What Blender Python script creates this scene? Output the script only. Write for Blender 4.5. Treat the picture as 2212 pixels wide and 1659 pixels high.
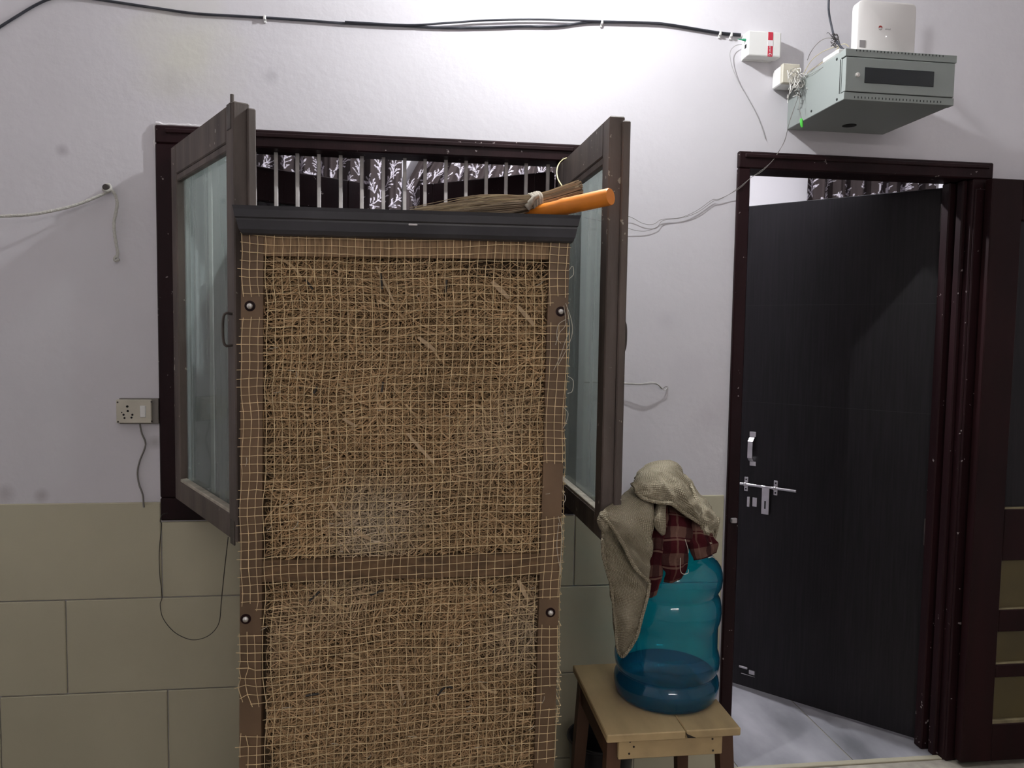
import bpy, bmesh, math, random
import numpy as np
from mathutils import Vector, Matrix, noise
random.seed(7); rng = np.random.default_rng(7)
for o in list(bpy.data.objects): bpy.data.objects.remove(o)
S = bpy.context.scene
COL = S.collection
R = math.radians

# ------------------------------------------------------------------ camera
# x runs right along the wall, y into the wall, z up; the wall face is y = 0
FPX = 1661.0; CAM = Vector((0.0, -2.4402, 1.4944))
YAW, PITCH, ROLL = R(7.43), R(-3.76), R(0.8725)
_f = Vector((math.sin(YAW)*math.cos(PITCH), math.cos(YAW)*math.cos(PITCH), math.sin(PITCH)))
_r = Vector((math.cos(YAW), -math.sin(YAW), 0)); _u = _r.cross(_f)
RX = _r*math.cos(ROLL) + _u*math.sin(ROLL); UX = -_r*math.sin(ROLL) + _u*math.cos(ROLL)
cd = bpy.data.cameras.new('camera'); cam = bpy.data.objects.new('camera', cd); COL.objects.link(cam)
cd.sensor_fit = 'HORIZONTAL'; cd.sensor_width = 36.0; cd.lens = 36.0*FPX/2212; cd.clip_start = 0.01
cam.matrix_world = Matrix(((RX.x, UX.x, -_f.x, CAM.x), (RX.y, UX.y, -_f.y, CAM.y), (RX.z, UX.z, -_f.z, CAM.z), (0, 0, 0, 1)))
S.camera = cam

# ------------------------------------------------------------------ world, exposure
W = bpy.data.worlds.new('world'); S.world = W; W.use_nodes = True
W.node_tree.nodes['Background'].inputs[0].default_value = (0.5, 0.5, 0.55, 1)
W.node_tree.nodes['Background'].inputs[1].default_value = 0.02
S.view_settings.view_transform = 'Standard'; S.view_settings.look = 'None'
S.view_settings.gamma = 1.0; S.view_settings.use_curve_mapping = False
S.view_settings.exposure = 0.12
LAMP = Vector((0.43, -0.37, 2.72)); LAMP_POWER = 3350.0        # bulb on the wall just above the picture
FAR_LAMP_POWER = 6500.0                                        # bulb of the next room
FILL_LAMP_POWER = 84.0                                       # fill tube added behind the viewer, bounce alone is too dark

def ray(px, py): return RX*((px-1106)/FPX) - UX*((py-829.5)/FPX) + _f
def at(px, py, Y=0.0):
    r = ray(px, py); return CAM + r*((Y-CAM.y)/r.y)
def atz(px, py, Z):
    r = ray(px, py); return CAM + r*((Z-CAM.z)/r.z)
def onplane(px, py, p0, n):
    r = ray(px, py); return CAM + r*((p0-CAM).dot(n)/r.dot(n))

# ------------------------------------------------------------------ materials
def newmat(name):
    m = bpy.data.materials.new(name); m.use_nodes = True
    return m, m.node_tree.nodes, m.node_tree.links, m.node_tree.nodes['Principled BSDF']
def M(name, col, rough=.6, metal=0., var=0., vscale=8., bump=0., bscale=60., spec=.5, stretch=None, dark=None, coat=0.):
    m, N, L, P = newmat(name)
    P.inputs['Roughness'].default_value = rough; P.inputs['Metallic'].default_value = metal
    P.inputs['Specular IOR Level'].default_value = spec; P.inputs['Coat Weight'].default_value = coat
    P.inputs['Base Color'].default_value = (*col, 1)
    if var or bump:
        tc = N.new('ShaderNodeTexCoord'); mp = N.new('ShaderNodeMapping'); L.new(tc.outputs['Object'], mp.inputs[0])
        if stretch: mp.inputs['Scale'].default_value = stretch
    if var:
        n = N.new('ShaderNodeTexNoise'); n.inputs['Scale'].default_value = vscale; n.inputs['Detail'].default_value = 6
        L.new(mp.outputs[0], n.inputs[0])
        r = N.new('ShaderNodeValToRGB'); r.color_ramp.elements[0].position = .3; r.color_ramp.elements[1].position = .7
        d = dark or tuple(c*(1-var) for c in col)
        r.color_ramp.elements[0].color = (*d, 1); r.color_ramp.elements[1].color = (*[min(1, c*(1+var*.6)) for c in col], 1)
        L.new(n.outputs['Fac'], r.inputs[0]); L.new(r.outputs[0], P.inputs['Base Color'])
    if bump:
        n2 = N.new('ShaderNodeTexNoise'); n2.inputs['Scale'].default_value = bscale; n2.inputs['Detail'].default_value = 4
        L.new(mp.outputs[0], n2.inputs[0])
        b = N.new('ShaderNodeBump'); b.inputs['Strength'].default_value = bump; b.inputs['Distance'].default_value = .01
        L.new(n2.outputs['Fac'], b.inputs['Height']); L.new(b.outputs[0], P.inputs['Normal'])
    return m
def Mattr(name, rough=.75, translucent=False):
    m, N, L, P = newmat(name); P.inputs['Roughness'].default_value = rough; P.inputs['Specular IOR Level'].default_value = .25
    a = N.new('ShaderNodeAttribute'); a.attribute_name = 'Col'; L.new(a.outputs['Color'], P.inputs['Base Color']); return m
def Memit(name, col, strength):
    m, N, L, P = newmat(name); P.inputs['Base Color'].default_value = (*col, 1)
    P.inputs['Emission Color'].default_value = (*col, 1); P.inputs['Emission Strength'].default_value = strength; return m

def wall_paint():
    m = M('lavender_wall_paint', (.66, .635, .665), .75, var=.05, vscale=2.5, bump=.12, bscale=35)
    N, L = m.node_tree.nodes, m.node_tree.links; P = N['Principled BSDF']
    base = P.inputs['Base Color'].links[0].from_socket
    geo = N.new('ShaderNodeNewGeometry')
    def stain(c, rad, col, amt, prev):
        d = N.new('ShaderNodeVectorMath'); d.operation = 'DISTANCE'; d.inputs[1].default_value = c
        L.new(geo.outputs['Position'], d.inputs[0])
        nz = N.new('ShaderNodeTexNoise'); nz.inputs['Scale'].default_value = 9; nz.inputs['Detail'].default_value = 5
        L.new(geo.outputs['Position'], nz.inputs[0])
        a = N.new('ShaderNodeMath'); a.operation = 'MULTIPLY_ADD'; a.inputs[1].default_value = rad*.9; L.new(nz.outputs['Fac'], a.inputs[0]); L.new(d.outputs['Value'], a.inputs[2])
        mr = N.new('ShaderNodeMapRange'); mr.inputs['From Min'].default_value = rad*1.35; mr.inputs['From Max'].default_value = rad*.55
        mr.inputs['To Min'].default_value = 0; mr.inputs['To Max'].default_value = amt; L.new(a.outputs[0], mr.inputs[0])
        mx = N.new('ShaderNodeMix'); mx.data_type = 'RGBA'; L.new(mr.outputs[0], mx.inputs['Factor']); L.new(prev, mx.inputs['A']); mx.inputs['B'].default_value = (*col, 1)
        return mx.outputs['Result']
    s = base
    for px, py, rad, col, amt in [(395, 110, .22, (.66, .645, .57), .8), (135, 325, .025, (.36, .33, .36), .6), (585, 165, .03, (.45, .43, .46), .5),
                                  (370, 180, .07, (.52, .5, .5), .35), (335, 955, .03, (.3, .28, .28), .6), (90, 1070, .03, (.36, .32, .33), .55), (10, 1065, .04, (.4, .36, .37), .5),
                                  (1500, 800, .10, (.55, .52, .56), .4), (1440, 690, .05, (.55, .52, .56), .4), (1530, 900, .08, (.56, .52, .56), .4)]:
        s = stain(at(px, py), rad, col, amt, s)
    L.new(s, P.inputs['Base Color']); return m

MAT = dict(
    wall=wall_paint(),
    plain=M('white_paint', (.74, .71, .72), .8, var=.04, vscale=2),
    ceil=M('ceiling_whitewash', (.8, .79, .78), .9, var=.03, vscale=2),
    tile=M('cream_ceramic_tile', (.50, .465, .335), .38, var=.07, vscale=3, bump=.03, bscale=6),
    grout=M('grout', (.33, .30, .22), .9),
    floor=M('grey_mosaic_floor', (.33, .30, .25), .5, var=.3, vscale=20),
    marble=M('white_marble', (.36, .35, .37), .3, var=.25, vscale=4, stretch=(1, .5, 1), dark=(.11, .11, .12)),
    frame=M('dark_maroon_wood_paint', (.016, .0050, .0062), .45, spec=.18, var=.4, vscale=9, bump=.12, bscale=40, stretch=(1, 1, .15)),
    shutter=M('dusty_dark_brown_wood', (.105, .080, .067), .6, var=.45, vscale=14, bump=.15, bscale=50, stretch=(1, 1, .2)),
    litdust=M('dusty_lit_ledge', (.42, .38, .31), .85, var=.3, vscale=30),  # pale tone holds both dust and the light caught by the bead
    iron=M('dull_iron', (.10, .085, .075), .5, .6, var=.4, vscale=30),
    bar=M('grey_painted_bar', (.52, .48, .46), .5, var=.25, vscale=20),
    leaf=M('espresso_laminate', (.010, .008, .010), .5, spec=.3, var=.45, vscale=10, bump=.05, bscale=40, stretch=(14, 14, .5)),
    steel=M('brushed_steel', (.55, .52, .53), .35, .9, var=.1, vscale=40),
    chrome=M('bright_bolt', (.75, .72, .68), .3, .8),
    hole=M('black_hole', (.004, .004, .004), .9),
    khaki=M('khaki_panel', (.085, .064, .022), .5, var=.2, vscale=6),
    khakiledge=M('lit_panel_edge', (.22, .18, .10), .6, var=.3, vscale=20),  # pale tone paints the light caught on the upward panel edges
    redwood=M('dark_red_wood_paint', (.015, .003, .0035), .5, spec=.18, var=.4, vscale=8, stretch=(1, 1, .2)),
    tray=M('black_plastic', (.042, .041, .047), .40, var=.3, vscale=6, bump=.04, bscale=20),
    stile=M('brown_painted_steel', (.19, .115, .062), .55, var=.35, vscale=7, stretch=(1, 1, .4)),
    plank=M('raw_plank', (.33, .21, .115), .8, var=.45, vscale=30, stretch=(6, 1, .6)),
    plank2=M('stained_plank', (.17, .10, .05), .8, var=.4, vscale=20, stretch=(1.5, 1, 3)),
    back=M('dark_straw_backing', (.10, .065, .036), .95, var=.5, vscale=60),
    straw=Mattr('straw', .8), net=M('jute_cord', (.80, .62, .36), .9, var=.25, vscale=40),
    white_thread=M('pale_thread', (.6, .55, .45), .9),
    orange=M('orange_plastic', (.80, .25, .025), .38, var=.12, vscale=12),
    broom=Mattr('broom_grass', .85), cloth_tie=M('grey_rag_tie', (.36, .32, .26), .95, var=.3, vscale=40),
    cord_yellow=M('pale_yellow_cord', (.62, .55, .30), .8),
    pine=M('pale_pine', (.54, .395, .20), .65, var=.28, vscale=9, stretch=(1, .35, 1)),
    darkwood=M('brown_stained_wood', (.10, .045, .022), .6, var=.4, vscale=12, stretch=(1, 1, .3)),
    nail=M('nail_hole', (.03, .02, .012), .7),
    bucket=M('black_bucket_plastic', (.012, .011, .014), .4),
    cab=M('grey_green_enamel', (.265, .29, .275), .5, bump=.02, bscale=150), cabdark=M('cabinet_gap', (.02, .022, .022), .8),
    smoked=M('smoked_acrylic', (.012, .016, .019), .18, spec=.6),
    routerw=M('router_white_plastic', (.72, .69, .67), .4), whiteplastic=M('white_plastic', (.74, .73, .71), .45),
    oldplastic=M('aged_ivory_plastic', (.56, .52, .43), .5, var=.1, vscale=20), greyplastic=M('grey_conduit_plastic', (.20, .18, .16), .7),
    sticker=M('grey_sticker', (.30, .28, .28), .7), red=M('red_label', (.52, .028, .055), .5), logo_red=M('logo_red', (.33, .035, .03), .5), logo_grey=M('logo_grey', (.34, .31, .30), .5),
    labelwhite=M('label_white', (.72, .68, .69), .6), green=M('green_connector', (.03, .25, .13), .4),
    lime=M('lime_connector', (.08, .52, .06), .35), cable=M('black_cable', (.035, .037, .048), .5), wirew=M('white_wire', (.66, .64, .60), .6),
    wirey=M('yellowish_wire', (.52, .45, .27), .6), wireg=M('grey_wire', (.21, .195, .18), .6), wirel=M('light_grey_wire', (.40, .38, .38), .6), wireb=M('dark_thin_wire', (.035, .03, .026), .6),
    rope=M('cotton_rope', (.62, .60, .55), .95, bump=.6, bscale=220), nailhead=M('rusty_hook', (.05, .04, .036), .7),
)
def schlick(N, L, f0=.04):
    lw = N.new('ShaderNodeLayerWeight'); lw.inputs[0].default_value = .5
    p = N.new('ShaderNodeMath'); p.operation = 'POWER'; p.inputs[1].default_value = 5; L.new(lw.outputs['Facing'], p.inputs[0])
    k = N.new('ShaderNodeMath'); k.operation = 'MULTIPLY_ADD'; k.inputs[1].default_value = 1-f0; k.inputs[2].default_value = f0; L.new(p.outputs[0], k.inputs[0]); return k
def glassmat():
    m, N, L, P = newmat('frosted_window_glass')
    tc = N.new('ShaderNodeTexCoord'); mp = N.new('ShaderNodeMapping'); mp.inputs['Scale'].default_value = (9, 9, .5)
    L.new(tc.outputs['Object'], mp.inputs[0]); n = N.new('ShaderNodeTexNoise'); n.inputs['Scale'].default_value = 2.2; L.new(mp.outputs[0], n.inputs[0])
    c = N.new('ShaderNodeValToRGB'); c.color_ramp.elements[0].position = .35; c.color_ramp.elements[1].position = .65
    c.color_ramp.elements[0].color = (.55, .61, .59, 1); c.color_ramp.elements[1].color = (.68, .73, .71, 1); L.new(n.outputs['Fac'], c.inputs[0])
    df = N.new('ShaderNodeBsdfDiffuse'); tl = N.new('ShaderNodeBsdfTranslucent'); L.new(c.outputs[0], df.inputs[0]); L.new(c.outputs[0], tl.inputs[0])
    m1 = N.new('ShaderNodeMixShader'); m1.inputs[0].default_value = .5; L.new(df.outputs[0], m1.inputs[1]); L.new(tl.outputs[0], m1.inputs[2])
    tr = N.new('ShaderNodeBsdfTransparent'); tr.inputs[0].default_value = (.86, .93, .90, 1)
    m2 = N.new('ShaderNodeMixShader'); m2.inputs[0].default_value = .34; L.new(tr.outputs[0], m2.inputs[1]); L.new(m1.outputs[0], m2.inputs[2])
    g = N.new('ShaderNodeBsdfGlossy'); g.inputs['Roughness'].default_value = .06; fr = N.new('ShaderNodeMath'); fr.operation = 'MULTIPLY'; fr.inputs[1].default_value = .45; L.new(schlick(N, L, .045).outputs[0], fr.inputs[0])   # dust dulls the reflection
    m3 = N.new('ShaderNodeMixShader'); L.new(fr.outputs[0], m3.inputs[0]); L.new(m2.outputs[0], m3.inputs[1]); L.new(g.outputs[0], m3.inputs[2])
    L.new(m3.outputs[0], N['Material Output'].inputs[0]); return m
def tintglass():
    m, N, L, P = newmat('dark_tinted_glass')
    tr = N.new('ShaderNodeBsdfTransparent'); tr.inputs[0].default_value = (.13, .12, .14, 1)
    g = N.new('ShaderNodeBsdfGlossy'); g.inputs['Roughness'].default_value = .08; fr = schlick(N, L)
    mx = N.new('ShaderNodeMixShader'); L.new(fr.outputs[0], mx.inputs[0]); L.new(tr.outputs[0], mx.inputs[1]); L.new(g.outputs[0], mx.inputs[2])
    L.new(mx.outputs[0], N['Material Output'].inputs[0]); return m
def jugmat(name='blue_translucent_plastic', ca=(.10, .80, .94, 1), cb=(.008, .08, .34, 1), body=.24):
    m, N, L, P = newmat(name)
    lw = N.new('ShaderNodeLayerWeight'); lw.inputs[0].default_value = .35
    rp = N.new('ShaderNodeValToRGB'); rp.color_ramp.elements[0].color = ca; rp.color_ramp.elements[1].color = cb
    rp.color_ramp.elements[0].position = .15; rp.color_ramp.elements[1].position = .95
    L.new(lw.outputs['Facing'], rp.inputs[0])
    tr = N.new('ShaderNodeBsdfTransparent'); L.new(rp.outputs[0], tr.inputs[0])
    tl = N.new('ShaderNodeBsdfTranslucent'); tl.inputs[0].default_value = (.02, .52, .76, 1)
    df = N.new('ShaderNodeBsdfDiffuse'); df.inputs[0].default_value = (.012, .33, .50, 1)
    a1 = N.new('ShaderNodeMixShader'); a1.inputs[0].default_value = .5; L.new(tl.outputs[0], a1.inputs[1]); L.new(df.outputs[0], a1.inputs[2])
    a2 = N.new('ShaderNodeMixShader'); a2.inputs[0].default_value = body; L.new(tr.outputs[0], a2.inputs[1]); L.new(a1.outputs[0], a2.inputs[2])
    g = N.new('ShaderNodeBsdfGlossy'); g.inputs['Roughness'].default_value = .03; fr = schlick(N, L, .06)
    mx = N.new('ShaderNodeMixShader'); L.new(fr.outputs[0], mx.inputs[0]); L.new(a2.outputs[0], mx.inputs[1]); L.new(g.outputs[0], mx.inputs[2])
    L.new(mx.outputs[0], N['Material Output'].inputs[0]); return m
def weave(name, c1, c2, scale, bump=.5):
    m, N, L, P = newmat(name); P.inputs['Roughness'].default_value = .95; P.inputs['Specular IOR Level'].default_value = .1
    uv = N.new('ShaderNodeUVMap'); out = []
    for ax in ('X', 'Y'):
        w = N.new('ShaderNodeTexWave'); w.bands_direction = ax; w.inputs['Scale'].default_value = scale; w.inputs['Distortion'].default_value = 1.2; w.inputs['Detail'].default_value = 2
        w.inputs['Detail Scale'].default_value = 3; L.new(uv.outputs[0], w.inputs[0]); out.append(w.outputs['Fac'])
    mu = N.new('ShaderNodeMath'); mu.operation = 'MULTIPLY'; L.new(out[0], mu.inputs[0]); L.new(out[1], mu.inputs[1])
    r = N.new('ShaderNodeValToRGB'); r.color_ramp.elements[0].color = (*c2, 1); r.color_ramp.elements[1].color = (*c1, 1); r.color_ramp.elements[1].position = .45
    nz = N.new('ShaderNodeTexNoise'); nz.inputs['Scale'].default_value = 14; nz.inputs['Detail'].default_value = 5; L.new(uv.outputs[0], nz.inputs[0])
    ad = N.new('ShaderNodeMath'); ad.operation = 'MULTIPLY_ADD'; ad.inputs[1].default_value = .55; ad.inputs[2].default_value = -.22; L.new(nz.outputs['Fac'], ad.inputs[0])
    a2 = N.new('ShaderNodeMath'); L.new(mu.outputs[0], a2.inputs[0]); L.new(ad.outputs[0], a2.inputs[1]); L.new(a2.outputs[0], r.inputs[0]); L.new(r.outputs[0], P.inputs['Base Color'])
    b = N.new('ShaderNodeBump'); b.inputs['Strength'].default_value = bump; b.inputs['Distance'].default_value = .004; L.new(mu.outputs[0], b.inputs['Height']); L.new(b.outputs[0], P.inputs['Normal'])
    return m
def plaidmat():
    m, N, L, P = newmat('maroon_plaid_cloth'); P.inputs['Roughness'].default_value = .95; P.inputs['Specular IOR Level'].default_value = .1
    uv = N.new('ShaderNodeUVMap'); sp = N.new('ShaderNodeSeparateXYZ'); L.new(uv.outputs[0], sp.inputs[0])
    prev = None
    def band(sock, period, lo, hi):
        d = N.new('ShaderNodeMath'); d.operation = 'DIVIDE'; d.inputs[1].default_value = period; L.new(sock, d.inputs[0])
        f = N.new('ShaderNodeMath'); f.operation = 'FRACT'; L.new(d.outputs[0], f.inputs[0])
        g = N.new('ShaderNodeMath'); g.operation = 'GREATER_THAN'; g.inputs[1].default_value = lo; L.new(f.outputs[0], g.inputs[0])
        l = N.new('ShaderNodeMath'); l.operation = 'LESS_THAN'; l.inputs[1].default_value = hi; L.new(f.outputs[0], l.inputs[0])
        k = N.new('ShaderNodeMath'); k.operation = 'MULTIPLY'; L.new(g.outputs[0], k.inputs[0]); L.new(l.outputs[0], k.inputs[1]); return k.outputs[0]
    col = None
    def mix(prev, fac, c, amt):
        k = N.new('ShaderNodeMath'); k.operation = 'MULTIPLY'; k.inputs[1].default_value = amt; L.new(fac, k.inputs[0])
        x = N.new('ShaderNodeMix'); x.data_type = 'RGBA'; L.new(k.outputs[0], x.inputs['Factor'])
        if isinstance(prev, tuple): x.inputs['A'].default_value = (*prev, 1)
        else: L.new(prev, x.inputs['A'])
        x.inputs['B'].default_value = (*c, 1); return x.outputs['Result']
    c = mix((.065, .010, .013), band(sp.outputs['Y'], .068, .0, .42), (.20, .12, .09), .6)
    c = mix(c, band(sp.outputs['X'], .06, .0, .36), (.028, .006, .008), .75)
    c = mix(c, band(sp.outputs['Y'], .068, .47, .54), (.24, .15, .11), .55)
    c = mix(c, band(sp.outputs['X'], .06, .55, .62), (.26, .17, .12), .3)
    L.new(c, P.inputs['Base Color'])
    nz = N.new('ShaderNodeTexNoise'); nz.inputs['Scale'].default_value = 300; L.new(uv.outputs[0], nz.inputs[0])
    b = N.new('ShaderNodeBump'); b.inputs['Strength'].default_value = .4; b.inputs['Distance'].default_value = .003; L.new(nz.outputs['Fac'], b.inputs['Height']); L.new(b.outputs[0], P.inputs['Normal'])
    return m
def chips(m, col, thr=.70, sc=55):
    N, L = m.node_tree.nodes, m.node_tree.links; P = N['Principled BSDF']; src = P.inputs['Base Color'].links[0].from_socket
    tc = N.new('ShaderNodeTexCoord'); n = N.new('ShaderNodeTexNoise'); n.inputs['Scale'].default_value = sc; n.inputs['Detail'].default_value = 2; L.new(tc.outputs['Object'], n.inputs[0])
    n2 = N.new('ShaderNodeTexNoise'); n2.inputs['Scale'].default_value = 5; L.new(tc.outputs['Object'], n2.inputs[0])
    ad = N.new('ShaderNodeMath'); ad.operation = 'MULTIPLY_ADD'; ad.inputs[1].default_value = .35; L.new(n2.outputs['Fac'], ad.inputs[0]); L.new(n.outputs['Fac'], ad.inputs[2])
    r = N.new('ShaderNodeMapRange'); r.inputs['From Min'].default_value = thr+.19; r.inputs['From Max'].default_value = thr+.21; L.new(ad.outputs[0], r.inputs[0])
    x = N.new('ShaderNodeMix'); x.data_type = 'RGBA'; L.new(r.outputs[0], x.inputs['Factor']); L.new(src, x.inputs['A']); x.inputs['B'].default_value = (*col, 1); L.new(x.outputs['Result'], P.inputs['Base Color'])
chips(MAT['frame'], (.30, .26, .25), .72); chips(MAT['shutter'], (.40, .36, .30), .70)
MAT['glass'] = glassmat(); MAT['tint'] = tintglass(); MAT['jug'] = jugmat(); MAT['jugbase'] = jugmat('thick_blue_plastic', (.02, .22, .55, 1), (.004, .04, .22, 1), .12)
MAT['burlap'] = weave('burlap_weave', (.62, .55, .41), (.20, .165, .105), 78, .8); MAT['plaid'] = plaidmat()
MAT['curtain'] = Mattr('printed_curtain', .8)

# ------------------------------------------------------------------ mesh helpers
OFF = {}
class MB:
    def __init__(s): s.v = []; s.f = []; s.c = []; s.uv = []
    def add(s, vs, fs, col=None, uv=None):
        n = len(s.v); s.v += [tuple(p) for p in vs]; s.f += [tuple(i+n for i in f) for f in fs]
        if col is not None: s.c += [col]*len(vs)
        if uv is not None: s.uv += uv
        return s
    def obox(s, o, u, v, w, a, b, c, bev=0., seg=1):
        bm = bmesh.new(); bmesh.ops.create_cube(bm, size=1.0)
        for q in bm.verts:
            q.co = Vector(((a[0]+a[1])/2+q.co.x*(a[1]-a[0]), (b[0]+b[1])/2+q.co.y*(b[1]-b[0]), (c[0]+c[1])/2+q.co.z*(c[1]-c[0])))
        if bev: bmesh.ops.bevel(bm, geom=bm.edges[:], offset=bev, segments=seg, affect='EDGES', profile=.5)
        bm.verts.index_update()
        vs = [o + u*q.co.x + v*q.co.y + w*q.co.z for q in bm.verts]; fs = [[q.index for q in f.verts] for f in bm.faces]; bm.free()
        return s.add(vs, fs)
    def box(s, x0, x1, y0, y1, z0, z1, bev=0., seg=1):
        return s.obox(Vector((0, 0, 0)), Vector((1, 0, 0)), Vector((0, 1, 0)), Vector((0, 0, 1)), (x0, x1), (y0, y1), (z0, z1), bev, seg)
    def tube(s, pts, r, n=6, col=None):
        pts = [Vector(p) for p in pts]; rs = r if isinstance(r, (list, tuple)) else [r]*len(pts)
        vs = []; fs = []; t = (pts[1]-pts[0]).normalized(); nn = t.orthogonal().normalized()
        for i, p in enumerate(pts):
            t2 = (pts[min(i+1, len(pts)-1)]-pts[max(i-1, 0)]).normalized()
            if t2.length < .5: t2 = t
            nn = (nn - t2*nn.dot(t2)); nn = nn.normalized() if nn.length > 1e-6 else t2.orthogonal().normalized(); t = t2; bb = t.cross(nn)
            for k in range(n):
                a = 2*math.pi*k/n; vs.append(p + (nn*math.cos(a)+bb*math.sin(a))*rs[i])
        for i in range(len(pts)-1):
            for k in range(n):
                a = i*n+k; b = i*n+(k+1) % n; fs.append((a, b, b+n, a+n))
        fs.append(tuple(range(n-1, -1, -1))); fs.append(tuple((len(pts)-1)*n+k for k in range(n)))
        return s.add(vs, fs, col)
    def lathe(s, prof, c, seg=48, axis=None, closed=False):
        c = Vector(c); ax = Vector(axis).normalized() if axis else Vector((0, 0, 1)); e1 = ax.orthogonal().normalized(); e2 = ax.cross(e1)
        vs = []; fs = []; n = len(prof)
        for r, z in prof:
            for k in range(seg):
                a = 2*math.pi*k/seg; vs.append(c + ax*z + (e1*math.cos(a)+e2*math.sin(a))*r)
        for i in range(n-1):
            for k in range(seg):
                a = i*seg+k; b = i*seg+(k+1) % seg; fs.append((a, b, b+seg, a+seg))
        if prof[0][0] > 1e-5: fs.append(tuple(range(seg-1, -1, -1)))
        if prof[-1][0] > 1e-5 and not closed: fs.append(tuple((n-1)*seg+k for k in range(seg)))
        return s.add(vs, fs)
    def prism(s, front, d):                       # front: ordered 3D outline, d: extrusion vector
        n = len(front); vs = [Vector(p) for p in front]+[Vector(p)+d for p in front]
        fs = [tuple(range(n)), tuple(range(2*n-1, n-1, -1))]+[(i, n+i, n+(i+1) % n, (i+1) % n) for i in range(n)]
        return s.add(vs, fs)
    def grid(s, P, uvs=None, col=None):           # P[row][col]
        h, w = len(P), len(P[0]); vs = [p for r in P for p in r]
        fs = [(i*w+j, i*w+j+1, (i+1)*w+j+1, (i+1)*w+j) for i in range(h-1) for j in range(w-1)]
        return s.add(vs, fs, col, uvs)
    def build(s, name, mat, parent=None, smooth=None, kind=None, origin=None):
        me = bpy.data.meshes.new(name)
        if parent is not None: off = OFF[parent.name]
        elif origin is not None: off = Vector(origin)
        else:
            a = np.array(s.v); lo, hi = a.min(0), a.max(0); off = Vector(((lo[0]+hi[0])/2, (lo[1]+hi[1])/2, lo[2]))
        a = np.array(s.v) - np.array(off)
        me.from_pydata(a.tolist(), [], s.f)
        bm = bmesh.new(); bm.from_mesh(me); bmesh.ops.recalc_face_normals(bm, faces=bm.faces[:]); bm.to_mesh(me); bm.free()
        if s.c:
            at_ = me.color_attributes.new('Col', 'FLOAT_COLOR', 'POINT'); at_.data.foreach_set('color', np.array([(*c, 1.) for c in s.c], dtype=np.float32).ravel())
        if s.uv:
            ul = me.uv_layers.new(name='UVMap'); idx = np.zeros(len(me.loops), dtype=np.int32); me.loops.foreach_get('vertex_index', idx)
            ul.data.foreach_set('uv', np.array(s.uv, dtype=np.float32)[idx].ravel())
        me.materials.append(MAT[mat] if isinstance(mat, str) else mat)
        if smooth is not None:
            me.shade_smooth()
            if smooth: me.set_sharp_from_angle(angle=R(smooth))
        o = bpy.data.objects.new(name, me); COL.objects.link(o)
        if parent is not None: o.parent = parent
        else: o.location = off
        OFF[o.name] = off
        if kind: o['kind'] = kind
        return o
def thing(name, loc, label=None, cat=None, group=None, kind=None):
    o = bpy.data.objects.new(name, None); COL.objects.link(o); o.location = loc; o.empty_display_size = .05; OFF[o.name] = Vector(loc)
    tag(o, label, cat, group, kind); return o
def tag(o, label=None, cat=None, group=None, kind=None):
    for k, v in (('label', label), ('category', cat), ('group', group), ('kind', kind)):
        if v: o[k] = v
    return o
def spl(pts, n=8):
    pts = [Vector(p) for p in pts]; P = [pts[0]*2-pts[1]]+pts+[pts[-1]*2-pts[-2]]; out = []
    for i in range(1, len(P)-2):
        a, b, c, d = P[i-1:i+3]
        for k in range(n):
            t = k/n; out.append(.5*((2*b)+(c-a)*t+(2*a-5*b+4*c-d)*t*t+(3*b-a-3*c+d)*t**3))
    return out+[pts[-1]]
def pxs(l, Y=None):
    return [at(p[0], p[1], p[2] if len(p) > 2 else Y) for p in l]
X, Yv, Z = Vector((1, 0, 0)), Vector((0, 1, 0)), Vector((0, 0, 1))
def text_mesh(body, size, o, u, w, mat, name, parent, extr=.0004, align='LEFT'):
    cu = bpy.data.curves.new('t', 'FONT'); cu.body = body; cu.size = size; cu.extrude = extr; cu.align_x = align
    ob = bpy.data.objects.new('t', cu); COL.objects.link(ob); dg = bpy.context.evaluated_depsgraph_get(); dg.update()
    me = bpy.data.meshes.new_from_object(ob.evaluated_get(dg)); bpy.data.objects.remove(ob)
    nrm = u.cross(w); b = MB(); b.add([o+u*v.co.x+w*v.co.y+nrm*v.co.z for v in me.vertices], [tuple(p.vertices) for p in me.polygons]); bpy.data.meshes.remove(me)
    return b.build(name, mat, parent)

# ================================================================== SETTING
WT = .23                                         # wall thickness
WX0, WX1, WZ0, WZ1 = -.757, .532, .909, 2.093    # window frame, outer
DX0, DX1, DZ1 = 1.049, 1.94, 2.098               # door frame, outer
RX0, RX1, RY0, CZ = -1.9, 3.1, -4.3, 3.6
b = MB(); e = .006
for x0, x1, z0, z1 in [(RX0-.2, WX0+e, 0, CZ), (WX0+e, WX1-e, 0, WZ0+e), (WX0+e, WX1-e, WZ1-e, CZ), (WX1-e, DX0+e, 0, CZ), (DX0+e, DX1-e, DZ1-e, CZ), (DX1-e, RX1+.2, 0, CZ)]:
    b.box(x0, x1, 0, WT, z0, z1)
wall = b.build('wall_front', 'wall', kind='structure', origin=(0, 0, 0))
def slab(name, mat, *bx):
    o = MB().box(*bx).build(name, mat, kind='structure', origin=(0, 0, 0)); return o
slab('floor', 'floor', RX0-.2, RX1+.2, RY0-.2, 0, -.1, 0)
slab('ceiling', 'ceil', RX0-.2, RX1+.2, RY0-.2, 0, CZ, CZ+.1)
slab('wall_left', 'plain', RX0-.2, RX0, RY0, 0, 0, CZ)
slab('wall_right', 'plain', RX1, RX1+.2, RY0, 0, 0, CZ)
slab('wall_back', 'plain', RX0-.2, RX1+.2, RY0-.2, RY0, 0, CZ)
FX0, FX1, FY1, FCZ = -2.4, 4.2, 2.52, 3.05
slab('ceiling_next_room', 'ceil', FX0-.2, FX1+.2, WT, FY1+.2, FCZ, FCZ+.1)
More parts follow.
